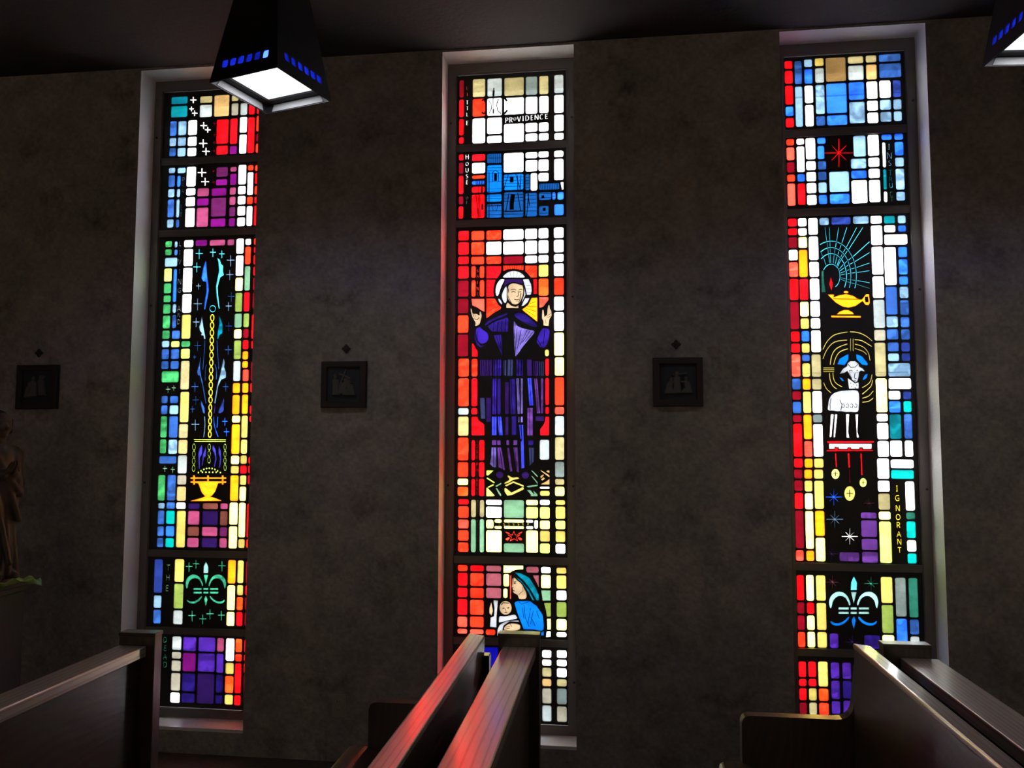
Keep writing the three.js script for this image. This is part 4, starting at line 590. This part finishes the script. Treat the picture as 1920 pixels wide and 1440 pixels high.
  for (const s of sections) {
    const sheet = new THREE.Shape([V2(-0.301, s.lo), V2(0.301, s.lo), V2(0.301, s.hi), V2(-0.301, s.hi)]);
    for (const h of s.holes) sheet.holes.push(new THREE.Path(area(h) > 0 ? h.slice().reverse() : h));
    const lead = add('leading', merged([slab(sheet, -0.0045, 0.0045), ...s.islands.map((q) => slab(q, -0.0045, 0.0045))]), M.lead, w);
    for (const [name, hue, p] of s.panes) add(name, slab(new THREE.Shape(p), -0.0016, 0.0016), glass(hue), lead);
    for (const [hue, list] of s.letters) add('glass_lettering', merged(list.map((q) => slab(q, -0.0016, 0.0016))), glass(hue), lead);
    for (const [hue, list] of s.chains) add('glass_chain', merged(list.map((q) => slab(q, -0.0016, 0.0016))), glass(hue), lead);
    if (s.lines.length) add('painted_line', merged(s.lines.map((q) => slab(q, 0.0018, 0.0028))), M.paint, lead);
  }
  // thin saddle bars of the outer glazing
  for (const y of n === 1 ? [1.772, 1.465, 2.04] : n === 2 ? [1.44, 0.2] : [1.905, 1.52, 0.29, 3.36]) add('saddle_bar', box(-0.301, y - 0.0016, -0.022, 0.301, y + 0.0016, -0.012, 'x'), M.lead, w);
  return w;
}
buildWindow(1, PANES_1, 'tall stained glass window with blue plumes, a golden bowl and a green lily emblem');
buildWindow(2, PANES_2, 'tall stained glass window with a robed figure in purple among red panes');
buildWindow(3, PANES_3, 'tall stained glass window with a golden oil lamp and a white lamb');

// ------------------------------------------------------------------ room shell
const X0 = -5.2, X1 = 5.6, Z1 = 8.5, H = 3.648, FLOOR = -0.08;
{
  const s = new THREE.Shape([V2(X0 - 0.3, -0.4), V2(X1 + 0.3, -0.4), V2(X1 + 0.3, H), V2(X0 - 0.3, H)]);
  for (const x of WINDOW_X) s.holes.push(new THREE.Path([V2(x - OPEN.half, OPEN.bottom), V2(x - OPEN.half, OPEN.top), V2(x + OPEN.half, OPEN.top), V2(x + OPEN.half, OPEN.bottom)]));
  structure(add('wall_front', slab(s, -0.3, 0), [M.wall, M.reveal]), 'mottled grey-brown plaster wall pierced by three tall windows');
}
structure(add('wall_left', box(X0 - 0.3, -0.4, 0, X0, H, Z1 + 0.3), M.wall));
structure(add('wall_right', box(X1, -0.4, 0, X1 + 0.3, H, Z1 + 0.3), M.wall));
{
  const s = new THREE.Shape([V2(X0, -0.4), V2(X1, -0.4), V2(X1, H), V2(X0, H)]), back = [-3.5, -1.73, 0, 1.74, 3.5];
  for (const x of back) s.holes.push(new THREE.Path([V2(x - 0.35, 0.04), V2(x - 0.35, 3.63), V2(x + 0.35, 3.63), V2(x + 0.35, 0.04)]));
  structure(add('wall_back', slab(s, Z1, Z1 + 0.3), [M.wall, M.reveal]));
  M.amber = phys({ color: lin(0.31, 0.28, 0.245), roughness: 0.8, transmission: 1, thickness: 0, map: rep(glassMap, 2) });
  back.forEach((x, i) => {                      // the far aisle's windows, of plain amber glass
    const w = structure(group(`window_${i + 4}`, x, 0, Z1 + 0.16), 'plain amber window of the far aisle wall');
    const f = new THREE.Shape([V2(-0.35, 0.04), V2(0.35, 0.04), V2(0.35, 3.63), V2(-0.35, 3.63)]);
    f.holes.push(new THREE.Path([V2(-0.3, 0.1), V2(-0.3, 3.57), V2(0.3, 3.57), V2(0.3, 0.1)]));
    add('window_frame', slab(f, -0.03, 0.03), M.frame, w);
    for (let k = 0; k < 5; k++) { const g = slab(new THREE.Shape([V2(-0.302, RAILS[k + 1]), V2(0.302, RAILS[k + 1]), V2(0.302, RAILS[k]), V2(-0.302, RAILS[k])]), -0.002, 0.002); add('glass_pane', g, M.amber, w); if (k) add('cross_bar', box(-0.301, RAILS[k] - 0.019, -0.02, 0.301, RAILS[k] + 0.019, 0.02, 'x'), M.frame, w); }
  });
}
structure(add('floor', box(X0, -0.4, 0, X1, FLOOR, Z1), M.floor), 'dark brown floor');
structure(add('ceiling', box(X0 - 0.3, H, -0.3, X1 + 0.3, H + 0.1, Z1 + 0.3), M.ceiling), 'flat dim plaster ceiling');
structure(add('roof', box(X0 - 0.8, H + 0.1, -0.76, X1 + 0.8, H + 0.35, Z1 + 0.8), M.soffit), 'flat roof with a pale overhanging eave');
structure(add('ground', box(-60, -0.7, -90, 60, -0.41, 40), M.concrete), 'pale sunlit paving outside the windows');

// ------------------------------------------------------------------ pews
const profile = (pts, z0, z1, axis = 'z') => metreUV(slab(new THREE.Shape(pts.map(([x, y]) => V2(x, y))), z0, z1, 6), axis);
function filleted(pts) {   // [x, y, r] corners
  const s = new THREE.Path(), n = pts.length;
  pts.forEach(([x, y, r = 0], i) => {
    const a = V2(pts[(i + n - 1) % n][0] - x, pts[(i + n - 1) % n][1] - y).normalize().multiplyScalar(r), b = V2(pts[(i + 1) % n][0] - x, pts[(i + 1) % n][1] - y).normalize().multiplyScalar(r);
    if (!i) s.moveTo(x + a.x, y + a.y); else s.lineTo(x + a.x, y + a.y);
    if (r) s.quadraticCurveTo(x, y, x + b.x, y + b.y);
  });
  return s.getPoints(5).filter((q, i, l) => !i || q.distanceTo(l[i - 1]) > 1e-5).map((q) => [q.x, q.y]);
}
const ZE = 6.6;            // the pews run on past the camera
function ledge(t, x, z, railX0, railX1, wide = 0.138) {    // the broad ledge with its panel and square end post
  add('end_post', merged([box(x, FLOOR, z - 0.045, x + wide - 0.002, 0.91, z, 'y', 0.003), box(x - 0.002, 0.908, z - 0.048, x + wide, 0.921, z + 0.002, 'x', 0.003)]), M.wood, t);
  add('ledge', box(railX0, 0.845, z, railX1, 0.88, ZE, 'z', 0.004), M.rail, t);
  add('panel', box(railX0 + 0.025, FLOOR, z, railX1 - 0.022, 0.845, ZE, 'z'), M.wood, t);
}
function pew(x, z, label) {                  // x: front face of the end post; the seat faces -x
  const t = group('pew', 0, 0, 0);
  tag(t, label, 'pew');
  const ax = x - 0.437, px = x - 0.08;
  add('end_panel', profile(filleted([[ax, 0.54, 0], [ax + 0.02, 0.1, 0.02], [ax + 0.05, FLOOR], [px + 0.05, FLOOR], [px + 0.05, 0.848, 0.006], [px, 0.848, 0.006], [px - 0.018, 0.683, 0.05], [ax, 0.683, 0.03]]), z - 0.04, z, 'y'), M.wood, t);
  add('backrest', profile([[px - 0.02, 0.44], [px + 0.02, 0.44], [px + 0.035, 0.903], [px - 0.008, 0.907]], z, ZE), M.wood, t);
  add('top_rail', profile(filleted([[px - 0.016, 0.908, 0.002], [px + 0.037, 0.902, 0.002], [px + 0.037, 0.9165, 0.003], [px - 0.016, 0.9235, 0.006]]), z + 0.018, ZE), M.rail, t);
  add('seat', profile(filleted([[px - 0.01, 0.44, 0], [px - 0.01, 0.485, 0], [px - 0.22, 0.49, 0.05], [px - 0.38, 0.545, 0.02], [px - 0.43, 0.535, 0.02], [px - 0.43, 0.49, 0.01], [px - 0.25, 0.445, 0.05]]), z, ZE), M.wood, t);
  return t;
}
const pewA = pew(0.16, 1.402, 'dark oak pew in front of the purple-robed window, its thin back rail glowing red');
ledge(pewA, 0.16, 1.402, 0.174, 0.284);
const pewB = pew(1.376, 1.375, 'dark oak pew beside the lamb window, with a slanting back rail');
ledge(pewB, 1.376, 1.375, 1.425, 1.538, 0.144);
const screen = group('pew_front_screen');
tag(screen, 'low oak screen with a broad ledge under the window with the golden bowl', 'screen');
ledge(screen, -1.084, 1.552, -1.083, -0.985, 0.128);

// ------------------------------------------------------------------ pendant lamps
M.lampMetal = std({ color: lin(0.012, 0.011, 0.014), roughness: 0.55, metalness: 0.3 });
M.lampLiner = std({ color: lin(0.25, 0.25, 0.25), roughness: 0.8 });
M.diffuser = std({ color: 0xffffff, roughness: 0.6, emissive: 0xf6fbff, emissiveIntensity: 1.25, bumpMap: rep(glassBump, 10), bumpScale: 0.002 });
M.blueGlass = phys({ color: lin(0.1, 0.17, 0.95), roughness: 0.15, transmission: 1, thickness: 0 });
M.bulb = std({ color: 0xffffff, emissive: 0xfff4e6, emissiveIntensity: 25 });
function lamp(x, z, turn, label) {
  const t = group('pendant_lamp', x, 2.88, z, turn);
  tag(t, label, 'lamp', 'pendant lamps');
  const h = 0.55, a = 0.158, b = 0.07, sl = Math.hypot(h, a - b), lean = Math.atan2(a - b, h);
  for (let k = 0; k < 4; k++) {
    const s = new THREE.Shape([V2(-a, 0), V2(a, 0), V2(b, sl), V2(-b, sl)]), cells = [];
    for (let i = 0; i < 6; i++) { const cx = (i - 2.5) * 0.0375, p = roundRect(cx - 0.0135, 0.05, cx + 0.0135, 0.083, 0.007); s.holes.push(new THREE.Path(p.slice().reverse())); cells.push(p); }
    const place = (g) => { g.rotateX(-lean); g.translate(0, 0, a); g.rotateY(k * Math.PI / 2); return g; };
    const face = add('shade_face', place(slab(s, -0.005, 0)), M.lampMetal, t);
    for (const p of cells) add('blue_cell', place(slab(new THREE.Shape(p), -0.004, -0.002)), M.blueGlass, face);
    const ls = new THREE.Shape([V2(-a + 0.032, 0.004), V2(a - 0.032, 0.004), V2(a - 0.045, 0.03), V2(-a + 0.045, 0.03)]);
    add('liner', place(slab(ls, -0.0075, -0.0052)), M.lampLiner, face);
  }
  const fr = new THREE.Shape([V2(-0.146, -0.146), V2(0.146, -0.146), V2(0.146, 0.146), V2(-0.146, 0.146)]);
  fr.holes.push(new THREE.Path([V2(-0.114, -0.114), V2(-0.114, 0.114), V2(0.114, 0.114), V2(0.114, -0.114)]));
  const fg = slab(fr, 0, 0.008); fg.rotateX(-Math.PI / 2); fg.translate(0, 0.03, 0);
  add('diffuser_frame', fg, M.lampMetal, t);
  add('diffuser', box(-0.12, 0.0382, -0.12, 0.12, 0.043, 0.12, 'x'), M.diffuser, t);
  const bulb = new THREE.SphereGeometry(0.045, 20, 14); bulb.scale(1, 1.25, 1); bulb.translate(0, 0.14, 0);
  const bm = add('bulb', bulb, M.bulb, t);
  const cap = box(-b, h - 0.004, -b, b, h + 0.012, b, 'x', 0.003), stem = new THREE.CylinderGeometry(0.009, 0.009, H - 2.88 - h - 0.01, 12); stem.translate(0, h + 0.01 + (H - 2.88 - h - 0.01) / 2, 0);
  add('cap', cap, M.lampMetal, t); add('stem', stem, M.lampMetal, t);
  const rose = new THREE.CylinderGeometry(0.05, 0.065, 0.022, 24); rose.translate(0, H - 2.88 - 0.0112, 0); add('ceiling_rose', rose, M.lampMetal, t);
  const sock = new THREE.CylinderGeometry(0.018, 0.02, 0.06, 14); sock.translate(0, 0.205, 0); const so = add('socket', sock, M.lampMetal, t);
  const rod = new THREE.CylinderGeometry(0.006, 0.006, h - 0.235, 8); rod.translate(0, 0.235 + (h - 0.24) / 2, 0); add('rod', rod, M.lampMetal, so);
  const area_ = new THREE.RectAreaLight(0xf4f6ff, LAMP_POWER, 0.205, 0.205); area_.position.set(0, 0.028, 0); area_.rotation.x = -Math.PI / 2; area_.name = 'diffuser_light'; t.add(area_);
  const pl = new THREE.PointLight(0xffffff, 0.4); pl.position.set(0, 0.14, 0); pl.castShadow = true; pl.name = 'bulb_light'; bm.add(pl);
  return t;
}
lamp(-0.7425, 1.24, -0.284, 'black tapered pendant lamp with blue glass cells hanging before the golden bowl window');
lamp(2.019, 1.271, 0.084, 'black pendant lamp with blue cells cut off by the top right corner');

// ------------------------------------------------------------------ relief plaques and small crosses between the windows
M.plaqueFrame = std({ color: lin(0.035, 0.02, 0.017), roughness: 0.6 });
M.plaqueField = std({ color: lin(0.03, 0.035, 0.05), roughness: 0.7 });
M.plaqueFigure = std({ color: lin(0.11, 0.105, 0.095), roughness: 0.7 });
const softSlab = (pts, z0, d) => { const g = new THREE.ExtrudeGeometry(new THREE.Shape(pts.map(([x, y]) => V2(x, y))), { depth: d * 0.4, bevelEnabled: true, bevelThickness: d * 0.6, bevelSize: d * 0.5, bevelOffset: -d * 0.5, bevelSegments: 3 }); g.translate(0, 0, z0 + d * 0.6); return g; };
const FIG = {
  stand: (s, lean) => [[-0.022 * s, 0], [0.024 * s, 0], [0.018 * s + lean * 0.5, 0.05], [0.02 * s + lean, 0.082], [0.006 + lean, 0.09], [0.011 + lean, 0.1], [0.008 + lean, 0.113], [-0.005 + lean, 0.115], [-0.011 + lean, 0.104], [-0.007 + lean, 0.09], [-0.02 * s + lean, 0.08], [-0.018 * s + lean * 0.5, 0.045]],
  kneel: (s) => [[-0.035 * s, 0], [0.03 * s, 0], [0.03 * s, 0.014], [0.008 * s, 0.03], [0.012 * s, 0.05], [0.03 * s, 0.055], [0.028 * s, 0.062], [0.01 * s, 0.066], [0.012 * s, 0.08], [0.002 * s, 0.088], [-0.01 * s, 0.08], [-0.008 * s, 0.066], [-0.022 * s, 0.055], [-0.03 * s, 0.02]],
};
function plaque(x, label, figs, beam) {
  const t = group('relief_plaque', x, 1.85, 0.0005);
  tag(t, label, 'plaque', 'relief plaques between the windows');
  const s = new THREE.Shape([V2(-0.122, -0.122), V2(0.122, -0.122), V2(0.122, 0.122), V2(-0.122, 0.122)]);
  s.holes.push(new THREE.Path([V2(-0.09, -0.09), V2(-0.09, 0.09), V2(0.09, 0.09), V2(0.09, -0.09)]));
  const f = new THREE.ExtrudeGeometry(s, { depth: 0.02, bevelEnabled: true, bevelThickness: 0.005, bevelSize: 0.004, bevelOffset: -0.004, bevelSegments: 2 }); f.translate(0, 0, 0.005);
  add('plaque_frame', metreUV(f, 'x'), M.plaqueFrame, t);
  add('field', box(-0.095, -0.095, 0, 0.095, 0.095, 0.012, 'x'), M.plaqueField, t);
  for (const [kind, fx, fy, sc, lean] of figs) { const g = softSlab(FIG[kind](sc, lean), 0.012, 0.012); g.translate(fx, fy, 0); add('relief_figure', g, M.plaqueFigure, t); }
  for (const b of beam) { const g = box(-b[2] / 2, -0.005, 0, b[2] / 2, 0.005, 0.009, 'x', 0.002); g.rotateZ(b[3]); g.translate(b[0], b[1], 0.016); add('relief_beam', g, M.plaqueFigure, t); }
}
plaque(-2.622, 'dark framed relief plaque with small pale figures, high above the statue', [['stand', -0.02, -0.055, 1.1, 0], ['stand', 0.035, -0.05, 1, -0.01], ['kneel', -0.045, -0.06, 0.8]], [[0.01, 0.03, 0.09, 0.7]]);
plaque(-0.864, 'dark framed relief plaque with a stooping figure, between the bowl and robed figure windows', [['stand', -0.04, -0.058, 0.9, -0.004], ['kneel', 0.012, -0.05, 1.3], ['kneel', 0.03, -0.06, -1.1]], [[-0.01, 0.02, 0.13, 1.2], [0.005, 0.045, 0.07, -0.4]]);
plaque(0.862, 'dark framed relief plaque with a standing figure, between the robed figure and lamb windows', [['stand', -0.005, -0.058, 1, 0], ['kneel', -0.035, -0.06, 1], ['kneel', 0.04, -0.058, -0.9]], [[0.01, 0.04, 0.07, 0.1]]);
function wallCross(x, label) {
  const a = 0.022, w = 0.015, k = 0.007, p = [];
  for (let i = 0; i < 4; i++) { const q = i * Math.PI / 2, c = Math.cos(q), s = Math.sin(q); for (const [u, v] of [[k, -k], [a * 0.55, -w * 0.75], [a, -w * 0.3], [a * 1.12, 0], [a, w * 0.3], [a * 0.55, w * 0.75]]) p.push([u * c - v * s, u * s + v * c]); }
  const m = add('wall_cross', softSlab(p, 0, 0.008), M.plaqueFrame); m.position.set(x, 2.04, 0.0005);
  tag(m, label, 'cross', 'small crosses above the plaques');
}
wallCross(-2.63, 'small dark cross above the plaque nearest the statue');
wallCross(-0.858, 'small dark cross on the wall between the bowl and robed figure windows');
wallCross(0.857, 'small dark cross on the wall between the robed figure and lamb windows');

// ------------------------------------------------------------------ socket low on the wall
{
  M.plate = std({ color: lin(0.36, 0.31, 0.25), roughness: 0.5 });
  const t = tag(group('wall_outlet', -0.868, 0.2, 0.0005), 'beige electrical outlet low on the wall between the bowl and robed figure windows', 'outlet');
  add('cover_plate', box(-0.036, -0.057, 0, 0.036, 0.057, 0.006, 'y', 0.0025), M.plate, t);
  for (const y of [0.021, -0.021]) {
    const c = new THREE.CylinderGeometry(0.0165, 0.0165, 0.004, 24); c.rotateX(Math.PI / 2); c.scale(1, 0.85, 1); c.translate(0, y, 0.007);
    const r = add('receptacle', c, M.plate, t);
    for (const [dx, hh] of [[-0.006, 0.009], [0.006, 0.007]]) add('slot', box(dx - 0.001, y + 0.001 - hh / 2, 0.0086, dx + 0.001, y + 0.001 + hh / 2, 0.0094, 'y'), M.paint, r);
  }
}

// ------------------------------------------------------------------ statue on its pedestal, plant before it
M.statue = std({ color: lin(0.068, 0.04, 0.026), roughness: 0.42 });
M.statueSkin = std({ color: lin(0.11, 0.065, 0.042), roughness: 0.5 });
{
  const PX = -2.44, PZ = 0.5, PT = 0.868, PH = PT - FLOOR;
  const p = tag(group('pedestal', PX, FLOOR, PZ), 'dark square pedestal carrying the brown robed statue', 'pedestal');
  add('shaft', box(-0.1, 0.09, -0.1, 0.1, PH - 0.05, 0.1, 'y', 0.004), M.darkwood, p);
  add('plinth', box(-0.125, 0, -0.125, 0.125, 0.09, 0.125, 'x', 0.006), M.darkwood, p);
  add('pedestal_top', merged([box(-0.112, PH - 0.05, -0.112, 0.112, PH - 0.022, 0.112, 'x', 0.006), box(-0.126, PH - 0.022, -0.126, 0.126, PH, 0.126, 'x', 0.005)]), M.darkwood, p);
  // the figure: a smooth field of tapered capsules, robe folds as ridges; faces +x, turned a little to the room
  const st = tag(group('statue', PX, PT + 0.003, PZ, -0.3), 'brown carved statue of a robed person with bent arms, cut by the picture\'s edge', 'statue');
  const V = (x, y, z) => new THREE.Vector3(x, y, z), bones = [];
  const bone = (a, b, ra, rb, k = 0.03) => bones.push([a, b, ra, rb, k]);
  bone(V(0, 0.1, 0), V(0, 0.42, 0), 0.09, 0.072);                     // skirt of the robe
  bone(V(0, 0.42, 0), V(-0.005, 0.6, 0), 0.08, 0.078);                  // waist to chest
  bone(V(-0.005, 0.61, -0.07), V(-0.005, 0.61, 0.07), 0.05, 0.05);       // shoulders
  bone(V(0, 0.64, 0), V(0.012, 0.7, 0), 0.03, 0.027, 0.012);             // neck
  for (const s of [-1, 1]) { bone(V(0, 0.6, s * 0.085), V(0.01, 0.47, s * 0.1), 0.036, 0.028, 0.025); bone(V(0.01, 0.47, s * 0.1), V(0.085, 0.52, s * 0.028), 0.029, 0.021, 0.02); bone(V(0.03, 0.47, s * 0.085), V(0.06, 0.36, s * 0.06), 0.026, 0.012, 0.03); bone(V(0.08, 0.035, s * 0.04), V(0.112, 0.032, s * 0.042), 0.024, 0.018, 0.012); }
  for (let i = 0; i < 13; i++) { const a = i / 13 * 6.283 + 0.2, r0 = 0.082 + 0.016 * (i % 2), r1 = 0.064; bone(V(r0 * Math.cos(a), 0.032, r0 * Math.sin(a)), V(r1 * Math.cos(a + 0.15), 0.44, r1 * Math.sin(a + 0.15)), 0.019, 0.012, 0.012); }
  for (const [a, b] of [[V(0.06, 0.62, 0.06), V(0.085, 0.44, -0.05)], [V(0.06, 0.6, 0.03), V(0.09, 0.3, -0.06)], [V(0.05, 0.62, -0.06), V(0.08, 0.42, -0.07)], [V(0.075, 0.42, 0.05), V(0.12, 0.1, 0.0)]]) bone(a, b, 0.014, 0.016, 0.012);
  const carve = (list, lo, hi, res, mat, name, parent) => {
    const mc = new MarchingCubes(res, mat, false, false, 400000), c = lo.clone().add(hi).multiplyScalar(0.5), half = Math.max(hi.x - lo.x, hi.y - lo.y, hi.z - lo.z) / 2, q = V(0, 0, 0), ab = V(0, 0, 0), aq = V(0, 0, 0);
    mc.isolation = 0;
    for (let z = 0; z < res; z++) for (let y = 0; y < res; y++) for (let x = 0; x < res; x++) {
      q.set((x - res / 2) / (res / 2) * half + c.x, (y - res / 2) / (res / 2) * half + c.y, (z - res / 2) / (res / 2) * half + c.z);
      let d = 1;
      for (const [a, b, ra, rb, k] of list) {
        ab.subVectors(b, a); aq.subVectors(q, a);
        const h = Math.max(0, Math.min(1, aq.dot(ab) / Math.max(1e-9, ab.lengthSq()))), e = aq.addScaledVector(ab, -h).length() - (ra + (rb - ra) * h), m = Math.max(k - Math.abs(d - e), 0) / k;
        d = Math.min(d, e) - m * m * k * 0.25;
      }
      mc.field[x + y * res + z * res * res] = -d;
    }
    mc.update();
    const g = new THREE.BufferGeometry(), n = mc.count, P = mc.positionArray.slice(0, n * 3), N = mc.normalArray.slice(0, n * 3);
    for (let i = 0; i < n; i++) { P[i * 3] = P[i * 3] * half + c.x; P[i * 3 + 1] = P[i * 3 + 1] * half + c.y; P[i * 3 + 2] = P[i * 3 + 2] * half + c.z; const l = Math.hypot(N[i * 3], N[i * 3 + 1], N[i * 3 + 2]) || 1; for (let j = 0; j < 3; j++) N[i * 3 + j] /= l; }
    g.setAttribute('position', new THREE.BufferAttribute(P, 3)); g.setAttribute('normal', new THREE.BufferAttribute(N, 3));
    return add(name, g, mat, parent);
  };
  const head = [[V(0.012, 0.762, 0), V(0.014, 0.775, 0), 0.047, 0.045, 0.01], [V(0.03, 0.725, 0), V(0.03, 0.735, 0), 0.028, 0.03, 0.02], [V(0.058, 0.76, 0), V(0.068, 0.743, 0), 0.005, 0.008, 0.008], [V(0.05, 0.722, -0.006), V(0.05, 0.722, 0.006), 0.007, 0.007, 0.008], [V(0.048, 0.708, 0), V(0.05, 0.71, 0), 0.011, 0.01, 0.01], [V(0.054, 0.728, -0.008), V(0.054, 0.728, 0.008), 0.004, 0.004, 0.004]];
  for (const s of [-1, 1]) head.push([V(0.05, 0.767, s * 0.017), V(0.048, 0.766, s * 0.019), 0.007, 0.006, 0.006], [V(0.05, 0.777, s * 0.008), V(0.044, 0.777, s * 0.028), 0.005, 0.004, 0.008], [V(0.01, 0.763, s * 0.046), V(0.006, 0.748, s * 0.044), 0.008, 0.006, 0.005], [V(0.03, 0.74, s * 0.02), V(0.034, 0.742, s * 0.02), 0.018, 0.016, 0.012]);
  head.push([V(0.008, 0.66, 0), V(0.014, 0.72, 0), 0.028, 0.027, 0.012]);
  carve(bones, V(-0.2, -0.02, -0.2), V(0.2, 0.72, 0.2), 92, M.statue, 'robed_body', st);
  carve(head, V(-0.06, 0.65, -0.08), V(0.1, 0.83, 0.08), 60, M.statueSkin, 'head', st);
  const hair = [[V(0.0, 0.775, 0), V(-0.004, 0.785, 0), 0.05, 0.046, 0.01]];
  for (let i = 0; i < 7; i++) { const a = 1.2 + i / 6 * 3.9; hair.push([V(0.048 * Math.cos(a), 0.78, 0.05 * Math.sin(a)), V(0.05 * Math.cos(a) - 0.006, 0.725, 0.052 * Math.sin(a)), 0.012, 0.01, 0.01]); }
  carve(hair, V(-0.08, 0.69, -0.08), V(0.08, 0.85, 0.08), 48, std({ color: lin(0.03, 0.017, 0.011), roughness: 0.5 }), 'hair', st);
  for (const s of [-1, 1]) {
    const hand = [[V(0.088, 0.522, s * 0.024), V(0.112, 0.54, s * 0.012), 0.014, 0.0135, 0.008]];
    [[0.03, 0.011], [0.034, 0.004], [0.031, -0.003], [0.025, -0.01]].forEach(([l, dy], i) => { const a = V(0.112, 0.54 + dy, s * 0.013), b = V(0.112 + l * 0.55, 0.554 + dy, s * 0.01), c = V(0.112 + l, 0.57 + dy - i * 0.002, s * 0.006); hand.push([a, b, 0.0058, 0.0052, 0.003], [b, c, 0.0052, 0.0042, 0.003]); });
    hand.push([V(0.098, 0.542, s * 0.012), V(0.106, 0.562, s * 0.006), 0.0062, 0.0056, 0.004], [V(0.106, 0.562, s * 0.006), V(0.118, 0.578, s * 0.004), 0.0056, 0.0046, 0.003]);
    carve(hand, V(0.06, 0.49, s * 0.02 - 0.05), V(0.16, 0.61, s * 0.02 + 0.05), 44, M.statueSkin, 'hand', st);
  }
  add('statue_base', metreUV(new THREE.CylinderGeometry(0.115, 0.12, 0.022, 32).translate(0, 0.011, 0)), M.statue, st);

  // plant on a small stand before the statue
  M.leaf = phys({ color: lin(0.45, 0.62, 0.2), roughness: 0.5, transmission: 0.35, thickness: 0, vertexColors: true });
  M.pot = std({ color: lin(0.2, 0.09, 0.05), roughness: 0.7 });
  const pl = tag(group('potted_plant', -2.3, 0.64, 0.84), 'potted plant whose broad pale green leaf reaches in from the picture\'s edge', 'plant');
  const pts = [[0.001, 0], [0.07, 0], [0.078, 0.01], [0.098, 0.15], [0.106, 0.152], [0.106, 0.175], [0.095, 0.176], [0.092, 0.15], [0.001, 0.148]].map(([x, y]) => V2(x, y));
  add('pot', new THREE.LatheGeometry(pts, 36), M.pot, pl);
  const leaf = (dir, len, wid, rise, droop) => {
    const nu = 26, nv = 8, P = [], C = [], I = [];
    for (let i = 0; i <= nu; i++) for (let j = 0; j <= nv; j++) {
      const u = i / nu, v = j / nv * 2 - 1, w = wid * Math.pow(Math.sin(Math.PI * Math.min(1, 0.06 + u * 0.94)), 0.72) * (1 + 0.05 * Math.sin(u * 40)), x = u * len, y = rise * Math.sin(u * 1.9) - droop * u * u + 0.02 * Math.abs(v) * (1 + 0.4 * Math.sin(u * 34 + j)), z = v * w;
      P.push(x * Math.cos(dir) - z * Math.sin(dir), 0.14 + y, x * Math.sin(dir) + z * Math.cos(dir));
      const e = Math.abs(v) > 0.8 || u > 0.93 ? 1.9 : 1 + 0.25 * Math.sin(u * 30 + Math.abs(v) * 3); C.push(e, e, e * (u > 0.93 ? 2.5 : 1));
      if (i < nu && j < nv) { const a = i * (nv + 1) + j; I.push(a, a + 1, a + nv + 1, a + 1, a + nv + 2, a + nv + 1); }
    }
    const g = new THREE.BufferGeometry(); g.setAttribute('position', new THREE.Float32BufferAttribute(P, 3)); g.setAttribute('color', new THREE.Float32BufferAttribute(C, 3)); g.setIndex(I); g.computeVertexNormals();
    add('leaf', g, M.leaf, pl);
  };
  leaf(0.05, 0.4, 0.05, 0.16, 0.0);
  for (const [d, l, w, r, q] of [[0.7, 0.3, 0.05, 0.1, 0.12], [1.3, 0.28, 0.05, 0.1, 0.1], [1.9, 0.3, 0.05, 0.14, 0.12], [2.6, 0.3, 0.045, 0.16, 0.1]]) leaf(d, l, w, r, q);
  const stand = tag(group('plant_stand', -2.3, FLOOR, 0.84), 'low dark stand holding the potted plant beside the pedestal', 'stand');
  add('stand_top', new THREE.CylinderGeometry(0.13, 0.13, 0.022, 32).translate(0, 0.709, 0), M.darkwood, stand);
  for (let i = 0; i < 3; i++) { const a = i * 2.094 + 0.4; const g = new THREE.CylinderGeometry(0.012, 0.009, 0.698, 10); g.translate(Math.cos(a) * 0.1, 0.349, Math.sin(a) * 0.1); add('leg', g, M.darkwood, stand); }
}
scene.traverse((o) => { if (o.isMesh) o.castShadow = o.receiveShadow = true; });
renderer.render(scene, camera);
